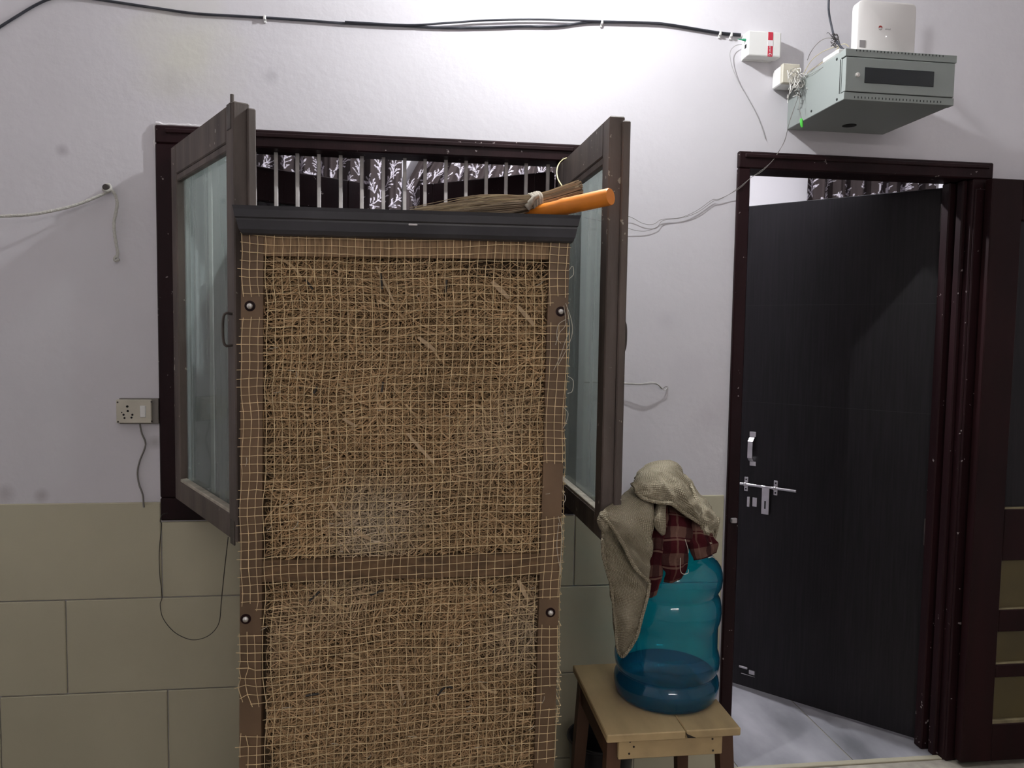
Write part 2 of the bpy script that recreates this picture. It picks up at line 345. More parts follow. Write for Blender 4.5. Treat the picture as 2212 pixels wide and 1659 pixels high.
slab('wall_next_room_far', 'plain', FX0-.2, FX1+.2, FY1, FY1+.2, 0, FCZ)
slab('wall_next_room_left', 'plain', FX0-.2, FX0, WT, FY1, 0, FCZ)
slab('wall_next_room_right', 'plain', FX1, FX1+.2, WT, FY1, 0, FCZ)
# tiles of the dado, joints recessed
def tile(x0, x1, z0, z1):
    if x1-x0 < .02 or z1-z0 < .02: return
    MB().box(x0+.0015, x1-.0015, -.008, 0, z0+.0015, z1-.0015, .0022).build('tile', 'tile', wall)
for z0, z1, js in [(.668, .966, [-1.9, -1.335, -.757, -.155, .435, .532, 1.042]), (.375, .668, [-1.9, -1.62, -1.036, -.44, .155, .75, 1.042]),
                   (.083, .375, [-1.9, -1.229, -.745, -.155, .435, 1.03]), (0, .083, [-1.9, -1.62, -1.036, -.44, .155, .75, 1.042])]:
    for x0, x1 in zip(js, js[1:]):
        top = WZ0-.004 if (z1 > .9 and WX0-.01 < (x0+x1)/2 < WX1+.01) else z1
        tile(x0, x1, z0, top)
    for x0, x1 in ((1.965, 2.52), (2.52, 3.1)): tile(x0, x1, z0, z1)
# marble floor of the next room: slabs with dark joints
fl = MB().box(FX0-.2, FX1+.2, 0, FY1+.2, -.1, -.004).build('floor_next_room', 'grout', kind='structure', origin=(0, 0, 0))
for i in range(-5, 9):
    x0 = 1.563-.43+.43*i
    MB().box(x0+.0025, x0+.43-.0025, .012, FY1, -.004, 0, .001).build('marble_slab', 'marble', fl)

# ------------------------------------------------------------------ window with casement leaves and bars
win = thing('window_1', (-.07, 0, WZ0), kind='structure', label='dark wooden window with bars and two opened glass leaves')
FW = .07; Yf0, Yf1 = -.014, .085
def stepped_h(z0, z1, x0, x1, flip):
    b = MB(); b.box(x0, x1, Yf0, Yf1, z0, z1, .004)
    if flip: b.box(x0+FW, x1-FW, .022, Yf1, z0-.016, z0+.004, .002)
    return b
stepped_h(WZ1-.053, WZ1, WX0, WX1, False).build('head', 'frame', win)
MB().box(WX0, WX1, Yf0, Yf1, WZ0, WZ0+FW, .004).build('sill', 'frame', win)
for s, x0 in ((1, WX0), (-1, WX1-FW)):
    MB().box(x0, x0+FW, Yf0+.001, Yf1-.001, WZ0+FW, WZ1-.053, .004).build('jamb', 'frame', win)
# moulding grooves on the head face
MB().box(WX0+.03, WX1-.03, Yf0-.006, Yf0+.002, WZ1-.024, WZ1-.010, .003).build('moulding', 'frame', win)
for px in (550, 596.5, 642.5, 689, 736, 781.5, 828, 874, 918, 963, 1006.5, 1050, 1093, 1136, 1183):
    x = at(px, 400, .05).x
    MB().box(x-.0056, x+.0056, .045, .056, WZ0+FW-.01, WZ1-.053+.01, .0015).build('bar', 'bar', win)
for x in (at(1228, 400, .05).x, -.55, -.617):
    MB().box(x-.0056, x+.0056, .045, .056, WZ0+FW-.01, WZ1-.053+.01, .0015).build('bar', 'bar', win)
def casement(H, E, z0, z1, front, stile=.058, top=.085, bot=.062, th=.038):
    u = (E-H); u.z = 0; wd = u.length; u.normalize(); n = Vector((u.y, -u.x, 0))
    if n.dot(CAM-H) < 0: n = -n                # n points to the face the picture shows
    root = MB().obox(H, u, n, Z, (0, stile), (-th/2, th/2), (z0, z1), .003).build('leaf', 'shutter', win)
    MB().obox(H, u, n, Z, (wd-stile, wd), (-th/2, th/2), (z0, z1), .003).build('meeting_stile', 'shutter', root)
    MB().obox(H, u, n, Z, (wd-stile*.5, wd+.010), (-th/2-.012, -th/2+.008), (z0, z1-.012), .003).build('rebate_strip', 'shutter', root)
    MB().obox(H, u, n, Z, (stile, wd-stile), (-th/2, th/2), (z1-top, z1), .003).build('top_rail', 'shutter', root)
    MB().obox(H, u, n, Z, (stile, wd-stile), (-th/2, th/2), (z0, z0+bot), .003).build('bottom_rail', 'shutter', root)
    MB().obox(H, u, n, Z, (stile, wd-stile), (0, th/2-.002), (z1-top-.02, z1-top), .003).build('bead', 'shutter', root)
    MB().obox(H, u, n, Z, (stile, wd-stile), (-.002, th/2-.001), (z0+bot-.002, z0+bot+.008), .002).build('sill_bead', 'litdust', root)
    MB().obox(H, u, n, Z, (stile-.004, wd-stile+.004), (-.006, -.002), (z0+bot-.004, z1-top+.004)).build('glass_pane', 'glass', root)
    return root, u, n, wd
zt, zb = 2.022, .982
HL = Vector((-.688, -.030, 0)); EL = Vector((-.398, -.545, 0))
lf, uL, nL, wL = casement(HL, EL, zb, zt, 1)
HR = Vector((.468, -.030, 0)); ER = at(1334, 258, -.595); ER.z = 0
rf, uR, nR, wR = casement(HR, ER, zb, zt, -1)
# hardware of the leaves
MB().tube([HL+uL*(wL-.03)+nL*.012+Z*(zt-.05), HL+uL*(wL-.03)+nL*.012+Z*(zt+.022)], .0045, 8).build('tower_bolt', 'iron', lf, 40)
def dhandle(H, u, n, wd, z, side, root):
    p = H+u*(wd-.02)+n*side*.017
    MB().tube(spl([p+Z*(z-.037), p+n*side*.020+Z*(z-.036), p+n*side*.024+Z*z, p+n*side*.020+Z*(z+.036), p+Z*(z+.037)], 4), .0032, 6).build('pull_handle', 'iron', root, 40)
dhandle(HL, uL, nL, wL, at(497, 712, -.54).z, 1, lf)
dhandle(HR, uR, nR, wR, at(1347, 727, -.57).z, -1, rf)
for zz in (zt-.03, zb+.02): MB().obox(HL, uL, nL, Z, (wL-.045, wL-.015), (.017, .021), (zz-.03, zz+.03), .001).build('bolt_plate', 'iron', lf)
# inner leaves that open into the next room, wooden rail over dark glass
for H, E in ((Vector((-.683, .092, 0)), Vector((-.186, .415, 0))), (Vector((.456, .092, 0)), Vector((.030, .415, 0)))):
    u = E-H; wd = u.length; u.normalize(); n = Vector((u.y, -u.x, 0)); z0, z1 = .985, 2.026
    root = MB().obox(H, u, n, Z, (0, .06), (-.015, .015), (z0, z1), .003).build('inner_leaf', 'frame', win)
    MB().obox(H, u, n, Z, (wd-.06, wd), (-.015, .015), (z0, z1), .003).build('meeting_stile', 'frame', root)
    MB().obox(H, u, n, Z, (.06, wd-.06), (-.015, .015), (z1-.11, z1), .003).build('top_rail', 'frame', root)
    MB().obox(H, u, n, Z, (.06, wd-.06), (-.015, .015), (z0, z0+.08), .003).build('bottom_rail', 'frame', root)
    MB().obox(H, u, n, Z, (.056, wd-.056), (-.003, .003), (z0+.076, z1-.106)).build('glass_pane', 'tint', root)

# ------------------------------------------------------------------ door with frame
door = thing('door_1', (1.5, 0, 0), kind='structure', label='dark flush door standing ajar into the lit next room')
MB().box(DX0, DX0+.042, -.014, .10, 0, DZ1-.055, .004).build('jamb', 'frame', door)
MB().box(DX0, DX1+.018, -.014, .10, DZ1-.055, DZ1, .004).build('head', 'frame', door)
MB().box(DX0+.02, DX1-.0, -.020, -.010, DZ1-.022, DZ1-.008, .003).build('moulding', 'frame', door)
jr = MB().box(DX1-.055, DX1, -.014, .10, 0, DZ1-.055, .004).build('jamb', 'frame', door)
MB().box(DX1-.072, DX1-.054, .012, .045, 0, DZ1-.055, .004).build('moulding', 'frame', jr)
MB().box(DX1-.088, DX1-.054, .058, .10, 0, DZ1-.055, .004).build('moulding', 'frame', jr)
MB().box(DX1-.050, DX1-.012, -.022, -.012, 0, DZ1-.09, .003).build('moulding', 'frame', jr)
MB().box(DX0+.042, DX1-.055, -.012, .012, -.01, .006, .002).build('threshold', 'grout', door)
LH = Vector((1.866, .112, 0)); LE = Vector((1.340, .655, 0)); lu = (LE-LH); lw = lu.length; lu.normalize(); ln = Vector((lu.y, -lu.x, 0))
if ln.dot(CAM-LH) < 0: ln = -ln
LZ0, LZ1 = .012, 2.034
leaf = MB().obox(LH, lu, ln, Z, (0, lw), (-.030, 0), (LZ0, LZ1), .002).build('door_leaf', 'leaf', door)
for py in (658, 880):
    z = onplane(1800, py, LH, ln).z; MB().obox(LH, lu, ln, Z, (.002, lw-.002), (-.001, .0006), (z-.0007, z+.0007)).build('laminate_seam', 'cabdark', leaf)
for py in (470, 1150):
    z = at(2062, py, .1).z; MB().box(LH.x-.004, LH.x+.022, .100, .118, z-.05, z+.05, .002).build('hinge', 'iron', leaf)
def onleaf(px, py, d=0.): return onplane(px, py, LH+ln*d, ln)
def lbox(px0, py0, px1, py1, n0, n1, bev, name, mat, par):
    a = onleaf(px0, py0); c = onleaf(px1, py1); ua, uc = sorted(((a-LH).dot(lu), (c-LH).dot(lu)))
    return MB().obox(LH, lu, ln, Z, (ua, uc), (n0, n1), tuple(sorted((a.z, c.z))), bev).build(name, mat, par)
# pull handle
hp = lbox(1620, 932, 1633, 944, 0, .003, .001, 'handle', 'steel', leaf)
lbox(1620, 996, 1633, 1007, 0, .003, .001, 'foot_plate', 'steel', hp)
a, c = onleaf(1626, 943), onleaf(1626, 997)
prof = [(a.z, .002), (a.z-.004, .010), (a.z-.018, .026), (c.z+.018, .026), (c.z+.004, .010), (c.z, .002)]
uc = (a-LH).dot(lu); bb = MB()
for (z1_, d1), (z2_, d2) in zip(prof, prof[1:]):
    bb.prism([LH+lu*(uc-.010)+ln*d1+Z*z1_, LH+lu*(uc+.010)+ln*d1+Z*z1_, LH+lu*(uc+.010)+ln*d2+Z*z2_, LH+lu*(uc-.010)+ln*d2+Z*z2_], ln*-.003)
bb.build('grip', 'steel', hp)
# sliding bolt
A, B_ = onleaf(1599, 1045, .012), onleaf(1720, 1061, .012); zc = (A.z+B_.z)/2; A.z = B_.z = zc
rod = MB().tube([A, B_], .0058, 12).build('sliding_bolt', 'steel', leaf, 40)
for px in (1612, 1676):
    p = onleaf(px, 1050, 0); uu = (p-LH).dot(lu)
    MB().obox(LH, lu, ln, Z, (uu-.008, uu+.008), (0, .003), (zc-.030, zc+.030), .001).build('bracket', 'steel', rod)
    MB().obox(LH, lu, ln, Z, (uu-.006, uu+.006), (.002, .020), (zc-.008, zc+.008), .003).build('bracket_loop', 'steel', rod)
    for dz in (-.020, .020): MB().lathe([(.0035, 0), (.0035, .0012), (0, .0014)], LH+lu*uu+ln*.003+Z*(zc+dz), 10, ln).build('screw', 'hole', rod)
p = onleaf(1657, 1050); uu = (p-LH).dot(lu)
MB().obox(LH, lu, ln, Z, (uu-.0155, uu+.0155), (.012, .016), (onleaf(1657, 1110).z, zc+.004), .001).build('hasp', 'steel', rod)
MB().obox(LH, lu, ln, Z, (uu-.003, uu+.003), (.0155, .0165), (onleaf(1657, 1098).z, onleaf(1657, 1081).z)).build('hasp_slot', 'hole', rod)
lbox(1626, 1074, 1635, 1095, 0, .003, .001, 'staple_plate', 'steel', rod); lbox(1616, 1072, 1621, 1094, 0, .012, .001, 'staple', 'steel', rod)
lb = lbox(1597, 1436, 1615, 1446, 0, .006, .002, 'lower_bolt', 'steel', leaf)
lbox(1601, 1453, 1631, 1463, 0, .004, .001, 'bolt_plate', 'steel', lb); lbox(1619, 1446, 1631, 1458, 0, .008, .001, 'bolt_guide', 'steel', lb)
MB().box(DX0+.012, DX0+.034, -.024, -.012, at(1585, 1127).z, at(1585, 1116).z, .003).build('latch_stub', 'steel', door)

# second leaf folded back flat against the wall at the right
d2 = thing('door_2', (2.3, -.06, 0), kind='structure', label='dark red panelled door leaf folded back against the wall')
A0, A1, yF, yB = 1.915, 2.74, -.066, -.030
def d2b(x0, x1, z0, z1, name, mat='redwood', y0=yF, y1=yB, bev=.003, par=d2): return MB().box(x0, x1, y0, y1, z0, z1, bev).build(name, mat, par)
d2b(A0, A0+.115, .016, 2.035, 'stile'); d2b(A1-.115, A1, .016, 2.035, 'stile')
PX0, PX1 = A0+.115, A1-.115
for z0, z1 in ((1.90, 2.035), (.735, .915), (.482, .560), (.318, .365), (.016, .150)): d2b(PX0, PX1, z0, z1, 'rail')
for z0, z1 in ((.915, 1.90),): d2b(PX0-.004, PX1+.004, z0-.004, z1+.004, 'upper_panel', 'leaf', -.050, -.040, .001)
for z0, z1 in ((.560, .735), (.365, .482), (.150, .318)):
    d2b(PX0-.004, PX1+.004, z0-.004, z1+.004, 'lower_panel', 'khaki', -.052, -.040, .001)
for z0, h in ((.915, .006), (.560, .005), (.365, .005), (.150, .013)): d2b(PX0, PX1, z0-.002, z0+h, 'panel_ledge', 'khakiledge', -.062, -.045, .002)

# ================================================================== LAMPS
def bulb(name, base, axis, power, col, label, r=.028, drop=.17):
    ax = Vector(axis).normalized(); base = Vector(base)
    t = thing(name, base, label, 'lamp')
    MB().lathe([(.045, 0), (.045, .012), (.03, .02), (.022, .06), (0, .061)], base, 24, ax).build('holder', 'whiteplastic', t, 40)
    MB().lathe([(.0, .055), (.014, .055), (.015, drop-.055), (.022, drop-.03), (r*.97, drop-r*.06), (0, drop-r*.06)], base, 24, ax).build('heat_sink', 'whiteplastic', t, 40)
    em = Memit(name+'_glow', col, power)
    prof = [(r*math.cos(a), drop+r*math.sin(a)) for a in np.linspace(-.05, math.pi/2, 10)]
    MB().lathe([(max(q, 0), z) for q, z in prof], base, 24, ax).build('diffuser', em, t, 60)
    return t
bulb('wall_bulb', (LAMP.x, 0, LAMP.z), (0, -1, 0), LAMP_POWER, (.95, .975, 1.0), 'white LED bulb in a holder on the wall above the window', drop=-LAMP.y)
bulb('ceiling_bulb', (.95, 1.15, FCZ), (0, 0, -1), FAR_LAMP_POWER, (.92, .94, 1.0), 'white ceiling bulb lighting the next room', drop=.13)
tl = thing('added_fill_tube', (.5, RY0, 2.55), 'long white tube light added behind the viewer as room fill', 'lamp')  # added fill source, unseen, brightens the whole room
MB().box(-.12, 1.12, RY0, RY0+.035, 2.53, 2.57, .003).build('batten', 'whiteplastic', tl)
MB().tube([Vector((-.08, RY0+.055, 2.55)), Vector((1.08, RY0+.055, 2.55))], .014, 16).build('tube', Memit('tube_glow', (1.0, .95, .92), FILL_LAMP_POWER), tl, 60)
for x in (-.10, 1.10): MB().box(x-.02, x+.02, RY0+.03, RY0+.075, 2.535, 2.565, .003).build('end_cap', 'whiteplastic', tl)

# ================================================================== NEXT ROOM CURTAINS
def curtain(name, xs, z0, z1, y, label, edge=None, amp=.035, per=.13, seed=1):
    st = .0038; w = xs[1]-xs[0]; nx = int(w/st); nz = int((z1-z0)/st); rg = np.random.default_rng(seed)
    ix = np.linspace(0, w, nx); iz = np.concatenate([np.arange(z0, 1.9, .02), np.arange(1.9, z1, .0036)]); nz = len(iz); Xg, Zg = np.meshgrid(ix, iz)
    ink = np.zeros_like(Xg)
    def stamp(cx, cz, f):
        i0, i1 = np.searchsorted(ix, [cx-.09, cx+.09]); j0, j1 = np.searchsorted(iz, [cz-.12, cz+.12])
        if i1 > i0 and j1 > j0: ink[j0:j1, i0:i1] = np.maximum(ink[j0:j1, i0:i1], f(Xg[j0:j1, i0:i1]-cx, Zg[j0:j1, i0:i1]-cz))
    def sprig(ang, sgn):
        ca, sa = math.cos(ang), math.sin(ang); lv = [(rg.uniform(-.035, .06), sd*rg.uniform(.008, .03), rg.uniform(.4, 1.2)*sd) for k in range(5) for sd in (-1, 1)]
        def f(dx, dz):
            a = dx*ca+dz*sa; c = -dx*sa+dz*ca-sgn*6*a*a*.25
            o = ((np.abs(c) < .0022) & (a > -.06) & (a < .06)).astype(float)
            for la, lc, th in lv:
                u = (a-la)*math.cos(th)+(c-lc)*math.sin(th); v = -(a-la)*math.sin(th)+(c-lc)*math.cos(th)
                o = np.maximum(o, ((u/.0095)**2+(v/.0032)**2 < 1))
                t = np.clip((a-(la-.03))/.03, 0, 1); o = np.maximum(o, ((np.abs(c-lc*t) < .0019) & (a > la-.03) & (a < la)))
            return o
        return f
    yy = z0; row = 0
    while yy < z1+.1:
        xx = (row % 2)*.055
        while xx < w+.08:
            stamp(xx+rg.uniform(-.02, .02), yy+rg.uniform(-.02, .02), sprig(rg.uniform(.7, 2.4), rg.choice([-1, 1]))); xx += .11
        yy += .10; row += 1
    ph = Xg/per*2*math.pi+.6*np.sin(Zg*1.7)
    Xw = xs[0]+Xg*1.0
    if edge: Xw = xs[0]+edge(Zg)*(1-Xg/w)+Xg
    Yw = y+amp*np.sin(ph)+.3*amp*np.sin(2.3*ph+1)
    b = MB(); n = nx*nz; V = np.stack([Xw, Yw, Zg], -1).reshape(-1, 3); b.v = [tuple(p) for p in V.tolist()]
    b.f = [(j*nx+i, j*nx+i+1, (j+1)*nx+i+1, (j+1)*nx+i) for j in range(nz-1) for i in range(nx-1)]
    base = np.array((.045, .033, .032)); fl_ = np.array((.62, .57, .62)); ii = ink.reshape(-1, 1)
    b.c = [tuple(c) for c in (base*(1-ii)+fl_*ii).tolist()]
    o = b.build(name, 'curtain', smooth=0)
    return tag(o, label, 'curtain', 'printed curtains of the next room')
cy = 2.42; k_ = (cy+2.4402)/2.4402
def cx_(px, py=380): return at(px, py, cy).x
curtain('curtain', (cx_(430), cx_(868)), .003, 2.867, cy, 'brown sprig-printed curtain behind the left half of the window bars', seed=3)
zt0 = at(900, 345, cy).z; zt1 = at(900, 405, cy).z
curtain('curtain', (cx_(874), cx_(1330)), .003, 2.867, cy+.02, 'brown sprig-printed curtain behind the right half of the window bars', edge=lambda z: np.clip((z-zt1)/(zt0-zt1), 0, 1.6)*(cx_(906)-cx_(874)), seed=4)
curtain('curtain', (cx_(1742, 410), cx_(2022, 410)), .003, 2.867, cy, 'brown sprig-printed curtain seen above the dark door', seed=5)
rod_ = MB().tube([(cx_(400), cy, 2.88), (cx_(2080), cy, 2.88)], .012, 10).build('curtain_rod', 'steel', smooth=40)
tag(rod_, 'steel curtain rod along the far wall of the next room', 'curtain rod')

# ================================================================== AIR COOLER
YC = -.64                                         # front face
cool = thing('air_cooler', (0, -.36, 0), 'air cooler with straw pads behind jute netting, black tray on top', 'air cooler')
def cp(px, py, d=0.): return at(px, py, YC+d)
def quad(p4, d0, d1, name, mat, par=cool, bev=0):
    b = MB(); pts = [cp(*p) for p in p4]
    b.prism([p+Yv*d0 for p in pts], Yv*(d1-d0)); return b.build(name, mat, par)
quad([(521, 494), (569, 494), (563, 1800), (516, 1800)], 0, .04, 'stile', 'stile')
quad([(1188, 505), (1232, 507), (1192, 1800), (1150, 1800)], 0, .04, 'stile', 'stile')
quad([(568, 500), (1190, 510), (1190, 560), (568, 552)], .004, .03, 'top_rail', 'plank')
quad([(566, 1212), (1172, 1196), (1172, 1242), (566, 1258)], .002, .03, 'middle_rail', 'plank2')
quad([(566, 1735), (1165, 1735), (1165, 1800), (566, 1800)], .004, .03, 'bottom_rail', 'plank2')
quad([(566, 540), (1192, 548), (1160, 1790), (562, 1790)], .040, .050, 'pad_backing', 'back')
xl, xr, zbot = -.378, .352, cp(800, 1800).z
MB().box(xl, xr, YC+.055, -.05, zbot, 1.70, .004).build('casing', 'stile', cool)
MB().box(xl-.005, xr+.005, YC+.02, -.045, .16, zbot+.004, .006).build('water_tank', 'stile', cool)
for lx in (xl+.02, xr-.05):
    for ly in (YC+.05, -.09): MB().box(lx, lx+.03, ly, ly+.03, 0, .165).build('leg', 'iron', cool)
# black tray: moulded rim with flaring profile, open at the top
TZ0, TZ1 = 1.708, 1.766
T = [(-.393, .386, -.672, -.03, TZ1), (-.391, .384, -.670, -.032, TZ1-.008), (-.389, .381, -.668, -.034, TZ1-.024), (-.387, .380, -.664, -.036, TZ1-.027),
     (-.386, .379, -.664, -.036, TZ1-.031), (-.382, .376, -.660, -.04, TZ1-.050), (-.378, .373, -.654, -.042, TZ0), (-.376, .371, -.648, -.044, TZ0-.003)]
b = MB(); vs = []; fs = []
for x0, x1, y0, y1, z in T: vs += [(x0, y0, z), (x1, y0, z+.004), (x1, y1, z+.004), (x0, y1, z)]
for x0, x1, y0, y1, z in ((-.383, .376, -.662, -.04, TZ1), (-.380, .373, -.658, -.044, TZ1-.012)): vs += [(x0, y0, z), (x1, y0, z+.004), (x1, y1, z+.004), (x0, y1, z)]
n = len(T)
def ringf(i, j): return [(i*4+k, i*4+(k+1) % 4, j*4+(k+1) % 4, j*4+k) for k in range(4)]
for i in range(n-1): fs += ringf(i, i+1)
fs += ringf(0, n)+ringf(n, n+1); fs.append(tuple((n+1)*4+k for k in range(4))); fs.append(tuple((n-1)*4+k for k in (3, 2, 1, 0)))
tray = b.add(vs, fs).build('tray', 'tray', cool)
MB().obox(at(893, 485, -.668), X, Yv, Z, (-.011, .009), (-.0005, .002), (-.0022, .0018), .001).build('paint_scuff', 'labelwhite', tray)
MB().prism([cp(980, 508, -.006), cp(1140, 513, -.006), cp(1090, 520, -.006), cp(1040, 516, -.006)], Yv*.002).build('peeled_strip', 'tray', tray)
# wood-wool pads
def nz(x, z, s, k=0): return noise.noise(Vector((x*s, z*s, k)))
def pad(name, x0, x1, z0, z1, cnt, seed):
    rg = random.Random(seed); b = MB()
    for i in range(cnt):
        edge = rg.random() < .12
        cx, cz = rg.uniform(x0, x1), rg.uniform(z0, z1)
        L = rg.uniform(.03, .085); th = rg.gauss(.35, .9)
        wdt = rg.uniform(.0008, .0017)
        if rg.random() < .004: wdt = rg.uniform(.003, .0055); L = rg.uniform(.05, .08); th = rg.uniform(-.9, -.6)
        dirv = Vector((math.cos(th), 0, math.sin(th))); sd = Vector((-math.sin(th), 0, math.cos(th)))
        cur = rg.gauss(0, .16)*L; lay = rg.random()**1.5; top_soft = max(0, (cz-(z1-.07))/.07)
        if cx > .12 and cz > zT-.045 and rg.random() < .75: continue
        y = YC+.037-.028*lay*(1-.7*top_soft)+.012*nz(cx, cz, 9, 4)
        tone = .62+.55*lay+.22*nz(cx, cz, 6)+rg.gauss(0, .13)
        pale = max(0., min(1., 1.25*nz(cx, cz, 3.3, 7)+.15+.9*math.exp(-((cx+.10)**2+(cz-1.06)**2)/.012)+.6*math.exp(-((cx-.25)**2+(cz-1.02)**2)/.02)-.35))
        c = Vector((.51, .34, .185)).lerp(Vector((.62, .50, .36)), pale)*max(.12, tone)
        if wdt > .0025: c = Vector((.56, .40, .23))
        vs = []; nseg = 5; tw = rg.uniform(-.9, .9); yt = rg.gauss(0, .005)
        for k in range(nseg):
            t = k/(nseg-1)-.5; p = Vector((cx, y, cz))+dirv*(L*t)+sd*(cur*(1-4*t*t))+Yv*(yt*t*2)
            p.x = min(max(p.x, x0-.012), x1+.012); p.z = min(max(p.z, z0-.012), z1+.008); p.y = max(p.y, YC+.0055)
            a = tw+t*rg.uniform(-.6, .6); q = (sd*math.cos(a)+Yv*math.sin(a))*wdt*.5*1.5
            vs += [p-q, p+q]
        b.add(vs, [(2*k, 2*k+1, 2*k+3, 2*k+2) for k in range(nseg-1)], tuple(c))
    for (ax_, ay_), (bx_, by_), w_ in [((1063, 608), (1100, 644), 11), ((1118, 660), (1154, 702), 10), ((880, 938), (938, 1002), 8), ((903, 728), (940, 757), 9), ((713, 1083), (732, 1118), 6), ((858, 1472), (872, 1512), 8), ((770, 1150), (800, 1166), 9), ((1120, 1255), (1142, 1300), 10), ((812, 575), (850, 650), 5), ((740, 905), (770, 922), 7)]:
        p, q = cp(ax_, ay_), cp(bx_, by_)
        if not (z0 < p.z < z1): continue
        d_ = (q-p).normalized(); sd = Vector((-d_.z, 0, d_.x))*(w_*.00054); vs = []
        for k in range(5):
            t = k/4; m_ = p.lerp(q, t)+Yv*(.006-.003*math.sin(math.pi*t)); vs += [m_-sd*(1-.3*abs(2*t-1)), m_+sd*(1-.3*abs(2*t-1))]
        b.add(vs, [(2*k, 2*k+1, 2*k+3, 2*k+2) for k in range(4)], (.56, .41, .26))
    return b.build(name, 'straw', cool, kind='stuff')
zT, zM1, zM0 = cp(880, 556).z, cp(880, 1208).z, cp(880, 1250).z
xa, xb = cp(580, 900).x, cp(1180, 900).x
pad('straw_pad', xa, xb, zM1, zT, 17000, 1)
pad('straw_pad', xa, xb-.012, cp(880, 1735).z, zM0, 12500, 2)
# netting
def xL(py): return 524+(519-524)*(py-500)/1160+2.2*math.sin(py*.021)+1.5*math.sin(py*.05)
def xR(py): return 1228+(1198-1228)*(py-500)/1160+2*math.sin(py*.017+1)
NC, NR = 41, 66
nodes = {}; drop = set()
bolts = [(540, 661), (1211, 673), (531, 1337), (1189, 1323)]
for j in range(NR):
    for i in range(NC):
        u = i/(NC-1); sag = 13*math.sin(math.pi*min(1, u*1.3))*math.exp(-j*.25)
        py = 503+12*u+sag*.9+j*(18.55-1.35*u)+1.3*math.sin(i*.35+j*.22)
        px = xL(py)+(xR(py)-xL(py))*u
        px += 5.5*noise.noise(Vector((i*.18, j*.12, 1)))+1.2*noise.noise(Vector((i*.9, j*.8, 2))); py += 5.5*noise.noise(Vector((i*.13, j*.16, 3)))+1.4*noise.noise(Vector((i*.8, j*.9, 5)))
        if 50 < j < 60 and i < 2: px += random.uniform(-7, 7); py += random.uniform(-5, 5)
        if j > 60 and i < 2: drop.add((i, j)) if random.random() < .4 else None
        for bx, by in bolts:
            if abs(px-bx) < 22 and abs(py-by) < 24: drop.add((i, j))
        if px > 1168 and 1002 < py < 1112 and i > 36: drop.add((i, j))
        if i > 38 and j in (57, 58): drop.add((i, j))
        if abs(px-540) < 25 and abs(py-1555) < 28: drop.add((i, j))
        bul = .006*math.sin(math.pi*u)*math.sin(math.pi*min(1, j/40))
        nodes[i, j] = cp(px, py, -.004-bul+.0015*noise.noise(Vector((i*.3, j*.3, 9))))
b = MB(); rr = .00092
def runs(seq):
    cur = []
    for k in seq:
        if k in drop:
            if len(cur) > 1: yield cur
            cur = []
        else: cur.append(k)
    if len(cur) > 1: yield cur
for i in range(NC):
    for rn in runs([(i, j) for j in range(NR)]):
        pts = [nodes[k] for k in rn]
        pts = [pts[0]+(pts[0]-pts[1])*random.uniform(.1, .5)]+pts+[pts[-1]+(pts[-1]-pts[-2])*random.uniform(.1, .5)]
        b.tube(pts, rr*random.uniform(.85, 1.15), 4)
for j in range(NR):
    for rn in runs([(i, j) for i in range(NC)]):
        pts = [nodes[k]+Yv*.0006 for k in rn]
        pts = [pts[0]+(pts[0]-pts[1])*random.uniform(.1, .6)]+pts+[pts[-1]+(pts[-1]-pts[-2])*random.uniform(.1, .6)]
        b.tube(pts, rr*random.uniform(.85, 1.15), 4)
net = b.build('jute_net', 'net', cool)
# net folded round the right-hand side, and loose threads there
b = MB()
for j in range(2, NR-4):
    p = nodes[NC-1, j]; q = Vector((p.x+.010+.004*nz(j, 0, .7), YC+.012, p.z))
    b.tube([q+Vector((-.012, 0, 0)), q, q+Vector((-.001, .03, .001*random.uniform(-2, 2))), q+Vector((-.002, .2, 0))], rr, 4)
b.tube([Vector((nodes[NC-1, j].x+.0095+.003*nz(j, 1, .5), YC+.02, nodes[NC-1, j].z)) for j in range(8, NR-4)], rr, 4)
b.build('side_net', 'net', cool)
b = MB()
for l in ([(1222, 655), (1234, 690), (1236, 720), (1226, 750), (1205, 790)], [(1218, 660), (1222, 700), (1208, 720), (1200, 745)], [(1225, 665), (1230, 710), (1222, 735), (1210, 770), (1196, 800)],
          [(1228, 585), (1237, 575), (1239, 592), (1230, 602)], [(1222, 690), (1206, 702), (1203, 730), (1212, 742)], [(1226, 812), (1238, 822), (1236, 845), (1226, 850)],
          [(1218, 880), (1227, 893), (1222, 915), (1216, 925)], [(1214, 1060), (1222, 1075), (1216, 1090)], [(1206, 1115), (1214, 1150), (1212, 1200), (1210, 1240)], [(1207, 1130), (1203, 1180), (1209, 1225)]):
    b.tube(spl([cp(x, y, -.008) for x, y in l], 5), .0008, 4)
for _ in range(46):
    x, y = random.uniform(530, 1200), random.uniform(600, 1640); a = random.uniform(-.3, 1.6); L = random.uniform(6, 22)
    b.tube([cp(x, y, -.006), cp(x+L*.5*math.cos(a)+2, y-L*.5*math.sin(a), -.009), cp(x+L*math.cos(a), y-L*math.sin(a), -.007)], .0007, 3)
b.build('loose_thread', 'white_thread', cool, kind='stuff')
for bx, by in bolts:
    p = cp(bx, by); t_ = MB().lathe([(.012, 0), (.012, .001), (0, .0011)], p, 18, (0, -1, 0)).build('washer', 'redwood', cool, 40)
    MB().lathe([(.0068, 0), (.0068, .003), (.005, .0055), (0, .0065)], p+Yv*-.0014, 14, (0, -1, 0)).build('bolt_head', 'chrome', t_, 50)
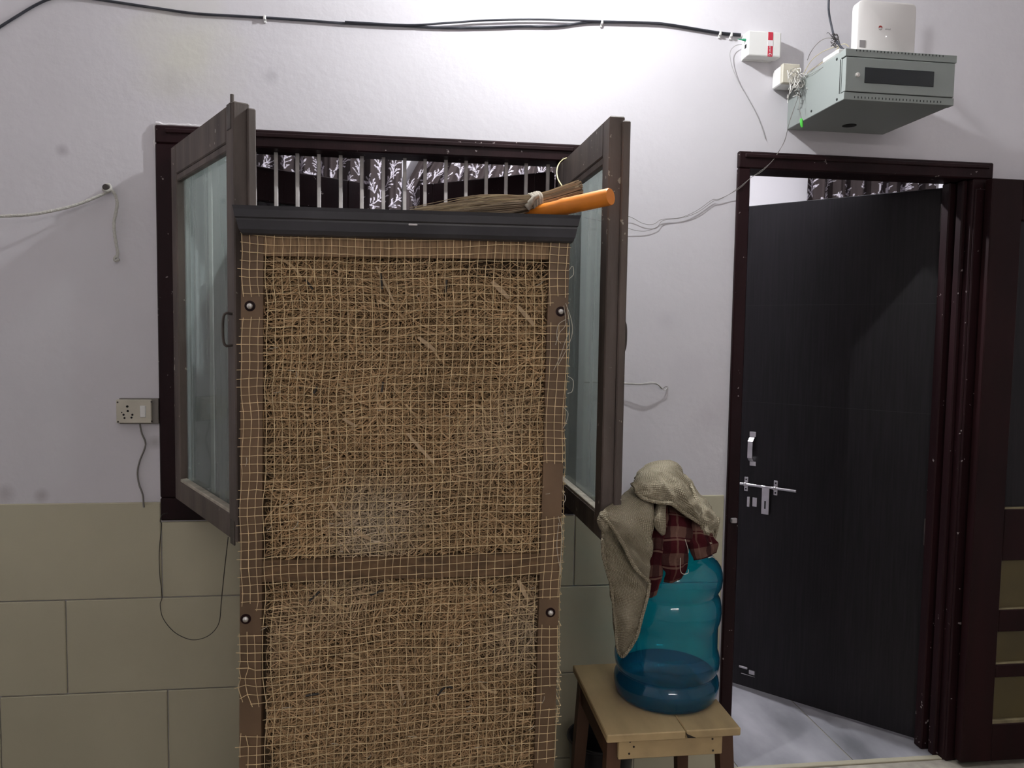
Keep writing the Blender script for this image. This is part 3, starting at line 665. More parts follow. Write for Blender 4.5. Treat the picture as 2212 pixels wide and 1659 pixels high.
for l in ([(660, 605), (676, 625)], [(965, 605), (962, 632)], [(822, 590), (826, 625)], [(685, 835), (678, 850)], [(828, 825), (824, 848)], [(668, 1298), (690, 1278)], [(1065, 1280), (1072, 1272)], [(945, 1502), (962, 1484), (978, 1486)], [(660, 1503), (690, 1498)], [(830, 1275), (800, 1285)]):
    MB().tube(spl([cp(x, y, -.002) for x, y in l], 3), .0028, 5).build('tie_twig', 'wireb', cool)

# ================================================================== ON THE TRAY
zt_ = TZ1+.002
br = thing('grass_broom', at(1150, 455, -.5), 'dry grass hand broom tied with a rag, lying on the black tray', 'broom')
b = MB(); rg = random.Random(5)
Bt = at(1250, 413, -.54); Ti = at(1158, 438, -.54)
for i in range(330):
    a = rg.uniform(0, 2*math.pi); q = math.sqrt(rg.random()); e1 = Vector((.12, .99, 0)); e2 = Vector((-.25, 0, .97))
    d0 = (e1*math.cos(a)*.030+e2*math.sin(a)*.026)*q; d1 = (e1*math.cos(a)*.023+e2*math.sin(a)*.020)*q
    tip = at(rg.uniform(885, 1010), rg.uniform(452, 462), -.55); tip = Vector((tip.x, -.55+d0.y*4.2+rg.uniform(-.02, .02), 0))
    h = q*math.sin(a); tip.z = zt_-.004+.012*(h+1)*.5+.004*rg.random()+max(0, .006*h)
    mid = Ti.lerp(tip, .5)+d1*1.3; mid.z = max(mid.z, zt_-.004)
    st = Bt+d0+(Bt-Ti).normalized()*rg.uniform(-.012, .012); tz = Ti+d1
    c = Vector((.30, .235, .16))*rg.uniform(.55, 1.25)
    if rg.random() < .12: c = Vector((.5, .42, .28))
    b.tube(spl([st, tz, mid, tip], 3), [.0016]*4+[.0014]*3+[.001]*3, 4, tuple(c))
b.build('grass_stalks', 'broom', br, kind='stuff')
ax = (Bt-Ti).normalized(); b = MB(); e1 = Yv; e2 = ax.cross(e1).normalized()
for s in (-.010, -.003, .004, .010):
    b.tube([Ti+ax*(s+.002*math.sin(3*a))+(e1*math.cos(a)*.027+e2*math.sin(a)*.023) for a in np.linspace(0, 2*math.pi, 20)], .0045, 6)
b.tube(spl([Ti+Vector((.0, -.028, .012)), Ti+Vector((-.012, -.034, .004)), Ti+Vector((-.022, -.034, -.012)), Ti+Vector((-.028, -.032, -.018))], 4), [.006]*6+[.008]*4+[.010]*3, 7)
b.build('rag_binding', 'cloth_tie', br, 60)
lp = pxs([(1214, 402, -.55), (1205, 386, -.50), (1203, 368, -.40), (1208, 353, -.25), (1219, 343, -.12), (1232, 341, -.075)])
MB().tube(spl(lp, 6), .0017, 6).build('hanging_loop', 'cord_yellow', br, 60)
P1 = at(1319, 424.5, -.70); P0 = at(1075, 482, -.46); dr = (P1-P0).normalized(); Ln = (P1-P0).length
P0.z = max(P0.z, zt_+.012)
dr = (P1-P0).normalized(); Ln = (P1-P0).length
op = MB().lathe([(.0, 0), (.0185, .0), (.0185, Ln-.145), (.0205, Ln-.13), (.0210, Ln-.128), (.0198, Ln-.115), (.0198, Ln-.003), (.0188, Ln), (0, Ln)], P0, 28, dr).build('plastic_pipe', 'orange', smooth=35)
tag(op, 'orange plastic pipe jutting out over the right end of the tray', 'pipe')

# ================================================================== STOOL, JUG, CLOTHS, BUCKET
SX0, SX1, SY0, SY1, SZ = .487, .838, -.636, -.226, .50
st = thing('wooden_stool', ((SX0+SX1)/2, (SY0+SY1)/2, 0), 'small pale pine stool holding the blue water jug', 'stool')
cut = SX0+.205
MB().box(SX0, cut-.0006, SY0, SY1, SZ-.021, SZ, .0025).build('top_board', 'pine', st)
MB().box(cut+.0006, SX1, SY0+.002, SY1, SZ-.021, SZ, .0025).build('top_board', 'pine', st)
MB().prism([Vector((cut-.002, SY0-.0006, SZ-.002)), Vector((cut+.003, SY0-.0006, SZ-.008)), Vector((cut+.026, SY0-.0006, SZ-.019)), Vector((cut+.004, SY0-.0006, SZ-.018))], Yv*.002).build('split', 'nail', st)
ap = MB().box(.521, .794, SY0+.012, SY0+.030, .428, SZ-.021, .002).build('front_apron', 'pine', st)
for px, py in ((1361, 1602), (1369, 1613), (1359, 1628), (1539, 1596), (1540, 1621)):
    MB().lathe([(.0028, 0), (.0028, .0008), (0, .001)], at(px, py, SY0+.012), 10, (0, -1, 0)).build('nail', 'nail', ap)
MB().box(.500, .518, SY0+.03, SY1-.02, .405, SZ-.021, .002).build('side_apron', 'darkwood', st)
MB().box(.806, .824, SY0+.03, SY1-.02, .405, SZ-.021, .002).build('side_apron', 'darkwood', st)
MB().box(.52, .80, SY1-.04, SY1-.022, .42, SZ-.021, .002).build('back_apron', 'darkwood', st)
for sx in (-1, 1):
    for sy in (-1, 1):
        x = .515 if sx < 0 else .808; y = SY0+.045 if sy < 0 else SY1-.05
        t0 = Vector((x, y, SZ-.022)); t1 = Vector((x+sx*.025-.0, y+sy*.03, 0)); b = MB(); hw = .019
        vs = [t0+Vector((a*hw, c*hw, 0)) for a, c in ((-1, -1), (1, -1), (1, 1), (-1, 1))]+[t1+Vector((a*hw*.8, c*hw*.8, 0)) for a, c in ((-1, -1), (1, -1), (1, 1), (-1, 1))]
        b.add(vs, [(0, 1, 2, 3), (7, 6, 5, 4)]+[(k, 4+k, 4+(k+1) % 4, (k+1) % 4) for k in range(4)]).build('leg', 'darkwood', st)
MB().box(.50, .825, SY0+.03, SY0+.05, .15, .185, .002).build('stretcher', 'pine', st)

JX, JY = at(1437, 1500, -.428).x, -.428
jug = thing('water_jug', (JX, JY, SZ), 'large translucent blue water jug standing on the pine stool', 'water jug')
prof = [(0, .022), (.05, .020), (.09, .012), (.112, .002), (.124, .0005), (.134, .005), (.139, .014), (.1432, .032), (.1440, .044), (.1420, .056), (.1350, .066), (.1325, .071), (.1350, .076), (.1415, .088), (.1438, .104), (.1435, .116), (.1405, .128), (.1370, .138), (.1365, .145), (.1365, .203),
        (.1385, .212), (.1430, .226), (.1447, .244), (.1440, .260), (.1405, .278), (.1350, .289), (.1325, .296), (.1360, .303), (.1425, .316), (.1450, .334), (.1440, .352), (.139, .368), (.128, .384), (.108, .402), (.078, .424), (.050, .442), (.032, .456), (.0285, .470), (.0285, .492), (.0285, .5)]
pp = [(max(r, 0.0), z) for r, z in prof]
MB().lathe(pp, (JX, JY, SZ), 72, closed=True).build('body', 'jug', jug, 0)
MB().lathe([(.09, .016), (.120, .006), (.131, .010), (.1375, .030), (.1378, .046), (.131, .064), (.128, .072)], (JX, JY, SZ), 64, closed=True).build('thick_base', 'jugbase', jug, 0)
MB().lathe([(.030, .470), (.031, .472), (.031, .508), (.028, .511), (0, .511)], (JX, JY, SZ), 24).build('cap', 'routerw', jug, 40)

def patch(b, rows, fine=7, wr=.004, ws=22, seed=0):
    R_ = [[at(*p) for p in r] for r in rows]
    A = [spl(r, fine) for r in R_]; G = list(zip(*[spl([A[i][j] for i in range(len(A))], fine) for j in range(len(A[0]))])); G = [list(r) for r in G]
    H, Wd = len(G), len(G[0]); out = []; uv = []; su = [0.]
    for j in range(1, Wd): su.append(su[-1]+sum((G[i][j]-G[i][j-1]).length for i in range(H))/H)
    sv = [0.]
    for i in range(1, H): sv.append(sv[-1]+sum((G[i][j]-G[i-1][j]).length for j in range(Wd))/Wd)
    for i in range(H):
        row = []
        for j in range(Wd):
            p = G[i][j]; d = noise.noise(p*ws+Vector((seed, 0, 0)))*wr-abs(noise.noise(Vector(((p.x+p.z)*ws*1.1, p.y*ws*.5, (p.x-p.z)*ws*.3+seed))))*wr*1.6+noise.noise(p*ws*2.6+Vector((0, seed, 3)))*wr*.45
            row.append(p+Vector((.25*d, -d, .3*d))); uv.append((su[j]+seed*.31, sv[i]+seed*.17))
        out.append(row)
    b.grid(out, uv)
# burlap
b = MB()
T_ = [(1378, 1030), (1388, 1013), (1415, 998), (1450, 996), (1470, 1010), (1489, 1042), (1507, 1085)]
M_ = [(1367, 1046), (1388, 1040), (1418, 1036), (1450, 1040), (1477, 1055), (1499, 1080), (1514, 1108)]
B2 = [(1374, 1063), (1391, 1077), (1420, 1085), (1450, 1088), (1475, 1106), (1498, 1121), (1512, 1126)]
def lerp2(p, q, t): return (p[0]*(1-t)+q[0]*t, p[1]*(1-t)+q[1]*t)
rows = [[(*lerp2(t, m_, .9), -.30) for t, m_ in zip(T_, M_)], [(*lerp2(t, m_, .10), -.36) for t, m_ in zip(T_, M_)], [(*lerp2(t, m_, .02), -.42) for t, m_ in zip(T_, M_)],
        [(*lerp2(t, m_, .45), -.51) for t, m_ in zip(T_, M_)], [(*m_, -.565) for m_ in M_], [(*lerp2(m_, q, .6), -.585) for m_, q in zip(M_, B2)], [(*q, -.57) for q in B2], [(*lerp2(q, m_, .15), -.52) for m_, q in zip(M_, B2)]]
patch(b, rows, 9, .013, 24, 1)
rows = [[(1380, 1040, -.44), (1395, 1050, -.52), (1414, 1080, -.555)], [(1336, 1078, -.57), (1374, 1080, -.58), (1415, 1096, -.580)], [(1298, 1112, -.645), (1346, 1115, -.63), (1413, 1130, -.592)],
        [(1322, 1138, -.645), (1362, 1150, -.63), (1409, 1170, -.596)], [(1345, 1174, -.625), (1375, 1190, -.604), (1406, 1215, -.598)], [(1372, 1226, -.61), (1388, 1236, -.605), (1402, 1256, -.600)]]
patch(b, rows, 9, .007, 26, 2)
rows = [[(1297, 1108, -.625), (1304, 1104, -.64), (1318, 1108, -.645)], [(1292, 1122, -.625), (1299, 1124, -.648), (1316, 1124, -.65)], [(1295, 1138, -.625), (1302, 1142, -.645), (1314, 1140, -.648)], [(1303, 1148, -.625), (1305, 1150, -.635), (1312, 1148, -.64)]]
patch(b, rows, 6, .003, 30, 6)
rows = [[(1306, 1112, -.625), (1335, 1130, -.615), (1372, 1150, -.595)], [(1302, 1165, -.618), (1335, 1178, -.608), (1388, 1222, -.588)], [(1304, 1205, -.60), (1345, 1228, -.60), (1403, 1260, -.592)],
        [(1319, 1262, -.575), (1355, 1275, -.585), (1399, 1288, -.590)], [(1328, 1330, -.545), (1356, 1335, -.590), (1386, 1336, -.588)], [(1333, 1392, -.555), (1352, 1388, -.588), (1375, 1376, -.588)], [(1340, 1417, -.562), (1350, 1413, -.58), (1362, 1402, -.58)]]
patch(b, rows, 9, .009, 22, 3)
rows = [[(1322, 1190, -.50), (1336, 1240, -.52), (1350, 1280, -.55)], [(1322, 1240, -.50), (1338, 1290, -.53), (1362, 1330, -.56)], [(1324, 1330, -.51), (1335, 1360, -.53), (1352, 1380, -.56)], [(1332, 1400, -.53), (1338, 1406, -.54), (1348, 1408, -.56)]]
patch(b, rows, 5, .003, 20, 8)
rows = [[(1470, 1012, -.36), (1492, 1036, -.35), (1498, 1050, -.32)], [(1500, 1072, -.46), (1516, 1070, -.45), (1522, 1078, -.38)], [(1510, 1108, -.53), (1530, 1104, -.52), (1540, 1102, -.43)],
        [(1514, 1130, -.56), (1534, 1132, -.545), (1553, 1118, -.46)], [(1519, 1150, -.55), (1534, 1152, -.545), (1548, 1146, -.47)], [(1526, 1172, -.54), (1535, 1172, -.53), (1542, 1166, -.48)]]
patch(b, rows, 9, .013, 34, 4)
rows = [[(1420, 1080, -.54), (1430, 1078, -.56), (1440, 1082, -.55)], [(1412, 1118, -.585), (1424, 1115, -.600), (1438, 1112, -.585)], [(1414, 1138, -.588), (1426, 1136, -.604), (1438, 1138, -.590)], [(1428, 1155, -.59), (1432, 1156, -.595), (1436, 1154, -.59)]]
patch(b, rows, 5, .002, 30, 5)
def hem(l, r=.0028):
    n0 = len(b.v); P_ = spl(pxs(l), 8); b.tube(P_, [r*(1+.35*noise.noise(p*90)) for p in P_], 6); b.uv += [(v[0]*1.3, v[2]) for v in b.v[n0:]]
hem([(1298, 1112, -.652), (1322, 1138, -.652), (1345, 1174, -.632), (1372, 1226, -.617), (1402, 1256, -.607)], .0034)
hem([(1302, 1165, -.622), (1304, 1205, -.606), (1319, 1262, -.58), (1328, 1330, -.55), (1333, 1392, -.56), (1341, 1416, -.565), (1352, 1412, -.585), (1375, 1376, -.593), (1386, 1336, -.594), (1399, 1288, -.597), (1403, 1260, -.60)])
hem([(1374, 1063, -.575), (1391, 1077, -.58), (1420, 1085, -.585), (1450, 1088, -.585), (1475, 1106, -.58), (1498, 1121, -.58), (1514, 1132, -.568)], .0036)
hem([(1514, 1130, -.566), (1519, 1150, -.556), (1526, 1172, -.546), (1535, 1173, -.536), (1542, 1166, -.485), (1548, 1146, -.475), (1553, 1118, -.465)])
hem([(1489, 1042, -.44), (1499, 1062, -.5), (1506, 1090, -.545), (1510, 1112, -.565)], .003)
bl = b.build('burlap_cloth', 'burlap', smooth=0)
sm = bl.modifiers.new('thick', 'SOLIDIFY'); sm.thickness = .003; sm.offset = 0
tag(bl, 'coarse beige burlap cloth bunched over the neck of the blue jug', 'cloth')
b = MB()
rows = [[(1410, 1080, -.52), (1425, 1078, -.545), (1442, 1085, -.54)], [(1407, 1140, -.565), (1425, 1140, -.585), (1446, 1145, -.575)], [(1405, 1200, -.58), (1421, 1198, -.592), (1440, 1205, -.580)], [(1402, 1250, -.585), (1415, 1250, -.594), (1430, 1246, -.585)], [(1395, 1286, -.585), (1404, 1292, -.592), (1417, 1285, -.585)]]
patch(b, rows, 6, .005, 30, 11)
rows = [[(1428, 1082, -.50), (1460, 1090, -.54), (1488, 1100, -.52)], [(1428, 1150, -.575), (1466, 1148, -.592), (1497, 1152, -.57)], [(1430, 1200, -.590), (1462, 1200, -.602), (1489, 1200, -.58)], [(1436, 1236, -.590), (1460, 1240, -.600), (1488, 1224, -.585)], [(1440, 1257, -.588), (1457, 1259, -.592), (1476, 1248, -.585)]]
patch(b, rows, 6, .008, 26, 12)
rows = [[(1478, 1096, -.48), (1500, 1108, -.52), (1522, 1130, -.50)], [(1484, 1150, -.56), (1515, 1150, -.57), (1540, 1158, -.53)], [(1490, 1188, -.575), (1520, 1184, -.582), (1553, 1174, -.53)], [(1500, 1210, -.572), (1524, 1206, -.575), (1550, 1194, -.53)]]
patch(b, rows, 7, .009, 28, 13)
rg_ = b.build('plaid_rag', 'plaid', smooth=0)
sm = rg_.modifiers.new('thick', 'SOLIDIFY'); sm.thickness = .0025; sm.offset = 0
tag(rg_, 'torn maroon plaid rag hanging on the jug under the burlap', 'rag')
for l in ([(1470, 1205), (1470, 1232), (1476, 1240), (1486, 1238), (1487, 1230)], [(1480, 1165), (1486, 1185), (1487, 1195)], [(1530, 1205), (1540, 1203), (1548, 1210)]):
    MB().tube(spl(pxs(l, -.616), 5), .0009, 4).build('frayed_thread', 'white_thread', rg_)

BX, BY = .607, -.125
bk = thing('plastic_bucket', (BX, BY, 0), 'black plastic bucket on the floor behind the stool legs', 'bucket')
MB().lathe([(0, .0), (.078, 0), (.084, .008), (.106, .215), (.102, .215), (.080, .012), (0, .010)], (BX, BY, 0), 40).build('body', 'bucket', bk, 40)
MB().tube([Vector((BX+.107*math.cos(a), BY+.107*math.sin(a), .217)) for a in np.linspace(0, 2*math.pi, 41)], .0045, 6).build('rim', 'bucket', bk, 60)

# ================================================================== NETWORK CABINET AND ROUTER
NX0, NX1, NY0, NZ0, NZ1 = 1.216, 1.556, -.338, 2.176, 2.316
nc = thing('network_cabinet', ((NX0+NX1)/2, NY0/2, NZ0), 'grey wall-mounted network cabinet with a dark window above the door', 'cabinet')
MB().box(NX0, NX1, NY0+.022, 0, NZ0, NZ1, .0015).build('casing', 'cab', nc)
MB().box(NX0-.001, NX1+.004, NY0, NY0+.024, NZ1-.020, NZ1+.001, .001).build('top_lip', 'cab', nc)
MB().box(NX0-.001, NX1+.001, NY0, NY0+.024, NZ0-.001, NZ0+.020, .001).build('bottom_lip', 'cab', nc)
dr_ = MB().box(NX0+.001, NX1-.001, NY0-.001, NY0+.019, NZ0+.0225, NZ1-.0225, .0012).build('front_door', 'cab', nc)
MB().box(NX0+.003, NX1-.003, NY0+.004, NY0+.022, NZ0+.018, NZ1-.018).build('door_gap', 'cabdark', nc)
w0, w1 = at(1868, 147, NY0), at(2016, 187, NY0)
MB().box(w0.x, w1.x, NY0-.0022, NY0+.001, at(1940, 184, NY0).z, at(1940, 150, NY0).z, .0008).build('smoked_window', 'smoked', dr_)
MB().lathe([(.0065, 0), (.0065, .004), (.004, .006), (0, .006)], at(1852, 162, NY0-.001), 16, (0, -1, 0)).build('lock', 'chrome', dr_, 40)
bv = MB()
for k in range(26):
    x = NX0+.032+k*.0107
    bv.box(x-.0012, x+.0012, NY0-.0006, NY0+.002, NZ0+.004, NZ0+.0095); bv.box(x-.0012, x+.0012, NY0-.0006, NY0+.002, NZ1-.0055, NZ1-.0005)
bv.build('vent_slots', 'cabdark', nc, kind='stuff')
MB().box(NX0-.0006, NX0+.001, NY0+.024, NY0+.0275, NZ0+.022, NZ1-.022).build('side_gap', 'cabdark', nc)
cc = at(1822, 270, -.045); MB().lathe([(.0215, 0), (.0215, .001), (0, .0012)], (at(1822, 270, -.05).x+.0, -.085, NZ0), 28, (0, 0, -1)).build('cable_hole', 'hole', nc)
for px, py, Y in ((1753, 240, -.13), (1808, 215, -.31), (1808, 128, -.30)):
    q = at(px, py, Y); k = NX0/q.x; q = CAM+(q-CAM)*k; q.x = NX0
    MB().lathe([(.004, 0), (.004, .0012), (.002, .0025), (0, .0025)], q, 10, (-1, 0, 0)).build('screw', 'cabdark', nc)
# router
YR = -.25; r0, r1 = at(1850, 112, YR), at(1979, 60, YR); rx0, rx1, rz0, rz1 = r0.x, r1.x, NZ1+.001, at(1900, 1, YR).z
rt = thing('wifi_router', ((rx0+rx1)/2, YR+.02, rz0), 'white upright square wifi router on top of the grey cabinet', 'router')
def rounded(x0, x1, z0, z1, r, y, n=6):
    out = []
    for cx, cz, a0 in ((x1-r, z1-r, 0), (x0+r, z1-r, 90), (x0+r, z0+r, 180), (x1-r, z0+r, 270)):
        for k in range(n+1): a = R(a0+90*k/n); out.append(Vector((cx+r*math.cos(a), y, cz+r*math.sin(a))))
    return out
b = MB(); loops = [rounded(rx0+i_, rx1-i_, rz0+.001+i_, rz1-i_, .018-i_*.3, y) for i_, y in ((.004, YR), (.001, YR+.002), (0, YR+.006), (0, YR+.030), (.003, YR+.036), (.010, YR+.038))]
m_ = len(loops[0]); vs = [p for l in loops for p in l]; fs = [tuple(range(m_)), tuple(len(vs)-1-k for k in range(m_))]
for i in range(len(loops)-1): fs += [(i*m_+k, (i+1)*m_+k, (i+1)*m_+(k+1) % m_, i*m_+(k+1) % m_) for k in range(m_)]
body = b.add(vs, fs).build('shell', 'routerw', rt, 40)
MB().box(rx0+.03, rx1-.03, YR+.002, YR+.034, NZ1, rz0+.004, .001).build('foot', 'routerw', rt)
def rp(px, py, d=-.0006): return at(px, py, YR+d)
q = rp(1863, 95); MB().box(q.x-.0095, q.x+.010, YR-.0006, YR+.002, q.z-.010, q.z+.012, .0008).build('sticker', 'sticker', body)
c0 = rp(1902, 60); b = MB()
for (a0, a1, rr_, wd, mt) in ((200, -20, .0062, .0042, 0),):
    pts = []
    for k in range(13):
        a = R(a0+(a1-a0)*k/12); pts.append((a, .0015+wd*math.sin(math.pi*min(1, .12+.88*k/12))**.6))
    vs = []; fs = []
    for a, w in pts: vs += [c0+X*(rr_*math.cos(a))+Z*(rr_*math.sin(a)*.85+.001)+Yv*-.0001, c0+X*((rr_-w)*math.cos(a))+Z*((rr_-w)*math.sin(a)*.85+.001)+Yv*-.0001]
    b.add(vs, [(2*k, 2*k+1, 2*k+3, 2*k+2) for k in range(12)])
b.build('logo_mark', 'logo_red', body)
b = MB(); vs = []
for k in range(11):
    a = R(20-200*k/10); w = .0028*math.sin(math.pi*k/10)+.0004
    vs += [c0+X*(.0060*math.cos(a))+Z*(.0062*math.sin(a)-.0012)+Yv*-.0001, c0+X*((.0060-w)*math.cos(a))+Z*((.0062-w)*math.sin(a)-.0012)+Yv*-.0001]
b.add(vs, [(2*k, 2*k+1, 2*k+3, 2*k+2) for k in range(10)]).build('logo_tail', 'logo_grey', body)
text_mesh('airtel', .0085, rp(1912, 64.5), X, Z, 'logo_grey', 'logo_word', body, .0001)
MB().lathe([(.0013, 0), (.0013, .0006), (0, .0008)], rp(1914, 79, 0), 10, (0, -1, 0)).build('status_light', Memit('status_glow', (1, 1, 1), 3), body)
pt = MB().box(at(1985, 110, -.2).x, at(2025, 110, -.2).x, -.24, -.12, NZ1+.001, NZ1+.013, .003).build('power_adapter', 'cab'); tag(pt, 'flat grey adapter lying on the cabinet beside the router', 'adapter')

# small white boxes by the cabinet
wb0 = at(1703, 150, -.03)
wb = thing('splice_box', (wb0.x+.028, -.03, at(1720, 182, -.03).z), 'small white splice box at the cabinet corner with tangled wires', 'junction box')
za, zb_ = at(1712, 181, -.07).z, at(1712, 140, -.07).z
MB().box(1.158, 1.213, -.075, -.002, za, zb_, .003).build('shell', 'whiteplastic', wb)
MB().box(1.1565, 1.2145, -.077, -.06, za-.001, zb_+.001, .002).build('lid', 'oldplastic', wb)
p = at(1795, 118, -.26); wb2 = MB().box(NX0+.0, NX0+.03, -.295, -.21, NZ1+.0005, NZ1+.016, .003).build('media_converter', 'whiteplastic'); tag(wb2, 'small white adapter on the cabinet top by the black cable', 'adapter')

# fibre termination box with red label
fx0, fx1, fz0, fz1 = at(1617, 68, -.05).x, at(1688, 90, -.05).x, at(1640, 121, -.05).z, at(1650, 67, -.05).z
ft = thing('fiber_box', ((fx0+fx1)/2, -.025, fz0), 'white fibre termination box with a red label, on the wall', 'junction box')
MB().box(fx0, fx1, -.050, -.012, fz0, fz1, .004, 2).build('cover', 'whiteplastic', ft)
MB().box(fx0-.0005, fx0+.10, -.014, 0, fz0-.001, fz1+.001, .001).build('back_plate', 'whiteplastic', ft)
lx0, lx1 = at(1659, 90, -.05).x, at(1669.5, 90, -.05).x
lab = MB().box(lx0, lx1, -.0508, -.049, fz0+.0005, fz1-.002, .0002).build('red_label', 'red', ft)
zc0, zc1 = at(1664, 99.5, -.05).z, at(1664, 87, -.05).z
MB().box(lx0-.0003, lx1+.0003, -.0512, -.050, zc0, zc1).build('blank_code_panel', 'labelwhite', lab)
text_mesh('airtel', .0085, Vector((lx0+.0048, -.0511, zc0-.0005)), -Z, X, 'labelwhite', 'label_word', lab, .0001)
c1 = Vector(((lx0+lx1)/2, -.0511, fz0+.006)); b = MB()
b.tube([c1+X*(.0038*math.cos(a))+Z*(.0040*math.sin(a)) for a in np.linspace(-.6, 4.2, 12)], [.0004+.0011*math.sin(math.pi*k/11) for k in range(12)], 5).build('label_mark', 'labelwhite', lab)
gp = at(1607, 86, -.03); gc = MB().tube([gp+Vector((-.022, 0, .001)), gp+Vector((-.006, 0, 0)), gp+Vector((-.004, 0, 0)), gp+Vector((.012, 0, -.001)), gp+Vector((.017, 0, -.001))], [.0008, .002, .0038, .0045, .0045], 10).build('green_connector', 'green', ft, 40)
MB().box(fx0-.0008, fx0+.001, -.038, -.026, at(1611, 105, -.03).z, at(1611, 97, -.03).z).build('port', 'hole', ft)

# ================================================================== CABLES AND WIRES
def wire(name, pts, r, mat, label, cat='cable', n=6, sides=6, group=None):
    o = MB().tube(spl(pts, n), r, sides).build(name, mat, smooth=60); return tag(o, label, cat, group)
c1_ = wire('wall_cable', pxs([(-30, 78), (0, 58), (35, 36), (75, 12), (110, -3), (150, -8), (200, -3), (260, 6), (340, 18), (420, 29), (500, 34), (570, 38), (660, 44), (740, 50), (850, 55), (960, 60), (1060, 59), (1130, 57), (1200, 57), (1255, 50), (1300, 48), (1400, 50), (1450, 55), (1550, 72), (1600, 77)], -.006), .0038, 'cable', 'black cable pinned along the top of the wall to the white box')
wire('wall_cable', pxs([(745, 47), (880, 54), (960, 50), (1050, 44), (1150, 42), (1240, 44), (1298, 46), (1400, 48.5), (1450, 53), (1548, 69), (1600, 74)], -.011), .0030, 'cable', 'thinner black cable looping away above the main wall cable')
for px, py in ((572, 38), (1300, 48), (1555, 72), (1579, 75)):
    q = at(px, py, -.008); k = MB().box(q.x-.0035, q.x+.0035, -.0155, 0, q.z-.0075, q.z+.0055, .0015); k.box(q.x-.004, q.x+.003, -.006, 0, q.z-.014, q.z-.006, .001)
    k.build('cable_clip', 'whiteplastic', c1_)
wire('drop_cable', pxs([(1793, -40, -.13), (1790, 5, -.13), (1791, 30, -.14), (1797, 60, -.16), (1803, 82, -.19), (1815, 100, -.22), (1826, 111, -.24)]), .0034, 'cable', 'black cable hanging down to the corner of the grey cabinet')
b = MB(); rg = random.Random(3)
for i in range(9):
    c_ = at(1803+rg.uniform(-4, 5), 76+i*3.2, -.20); b.tube([c_+Vector((.007*math.cos(a+i), .006*math.sin(a+i), .003*math.sin(2*a)+rg.uniform(-.001, .001))) for a in np.linspace(0, 5.5, 12)], .0010, 4)
b.tube(spl(pxs([(1786, 73, -.2), (1788, 70, -.2), (1793, 74, -.2), (1801, 86, -.2)]), 4), .0008, 4); b.tube(spl(pxs([(1800, 75, -.2), (1808, 74, -.2), (1811, 82, -.2), (1815, 98, -.22)]), 4), .0010, 4)
tag(b.build('tie_wire', 'wireb', smooth=60), 'dark binding wire twisted round the hanging black cable', 'wire')
wire('fiber_lead', pxs([(1603, 96, -.012), (1590, 98, -.012), (1579, 108, -.012), (1577, 122, -.012), (1583, 148, -.010), (1597, 180, -.008), (1618, 216, -.006), (1634, 246, -.005), (1646, 276, -.004), (1653, 300, -.004)]), .0010, 'wirel', 'thin grey lead curving down the wall from the white box')
wire('patch_lead', pxs([(1744, 130, -.09), (1750, 115, -.11), (1762, 98, -.14), (1776, 86, -.17), (1790, 82, -.19), (1804, 84, -.2)]), .0012, 'wireg', 'thin grey lead arching from the splice box to the black cable')
wire('yellow_lead', pxs([(1736, 160, -.09), (1743, 146, -.10), (1755, 128, -.12), (1775, 113, -.15), (1795, 104, -.18), (1812, 98, -.21), (1825, 95, -.23), (1834, 101, -.24)]), .0011, 'wirey', 'yellowish lead running from the splice box to the router')
wire('yellow_lead', pxs([(1738, 166, -.09), (1750, 152, -.11), (1772, 138, -.15), (1790, 124, -.19), (1803, 112, -.22), (1812, 101, -.23)]), .0013, 'wirey', 'lower yellowish lead crossing the lit cabinet side')
wire('support_wire', pxs([(1822, 122, -.30), (1790, 138, -.24), (1758, 157, -.17), (1740, 165, -.12)]), .0006, 'wireg', 'hair-thin wire across the cabinet side')
b = MB()
for s in range(2):
    l = [(1812+s, 104, -.23), (1795, 119+s, -.2), (1768, 139, -.16), (1748, 158+s, -.12), (1737, 172, -.11), (1727, 192+s, -.11), (1722, 215, -.10), (1710, 248+s*2, -.08), (1703, 272, -.07), (1695, 305-s*2, -.03), (1680, 330+s*2, -.018), (1668, 348, -.018), (1645, 368+s*3, -.018), (1622, 384, -.018), (1600, 402+s*3, -.018), (1575, 420, -.010), (1550, 431+s*2, -.007)]
    l += [[(1538, 432, -.006), (1505, 455, -.006), (1470, 470, -.006), (1430, 474, -.006), (1412, 484, -.006), (1390, 483, -.006), (1365, 470, -.008), (1340, 462, -.012), (1300, 452, -.012), (1262, 458, -.015)], [(1540, 435, -.006), (1508, 458, -.006), (1475, 470, -.006), (1433, 476, -.006), (1420, 490, -.006), (1395, 499, -.006), (1370, 497, -.008), (1345, 489, -.012), (1300, 478, -.012), (1262, 470, -.015)]][s]
    b.tube(spl(pxs(l), 5), .0008, 5)
tag(b.build('twisted_wire', 'wireg', smooth=60), 'long thin twisted wire hanging from the cabinet across to the window', 'wire')
tg = MB(); rg = random.Random(11)
for i in range(24):
    c_ = [(1726+rg.uniform(-14, 14), 160+rg.uniform(-8, 16), -.10+rg.uniform(-.03, .02))]
    for k in range(5): c_.append((c_[-1][0]+rg.uniform(-11, 10), c_[-1][1]+rg.uniform(-14, 20), -.10+rg.uniform(-.03, .02)))
    c_ = [(min(max(x, 1701), 1752), min(max(y, 148), 222), Y) for x, y, Y in c_]
    tg.tube(spl(pxs(c_), 4), rg.uniform(.0007, .0013), 4)
tag(tg.build('wire_tangle', 'wirew', smooth=60), 'tangle of thin white wires below the splice box', 'wire')
tb = MB()
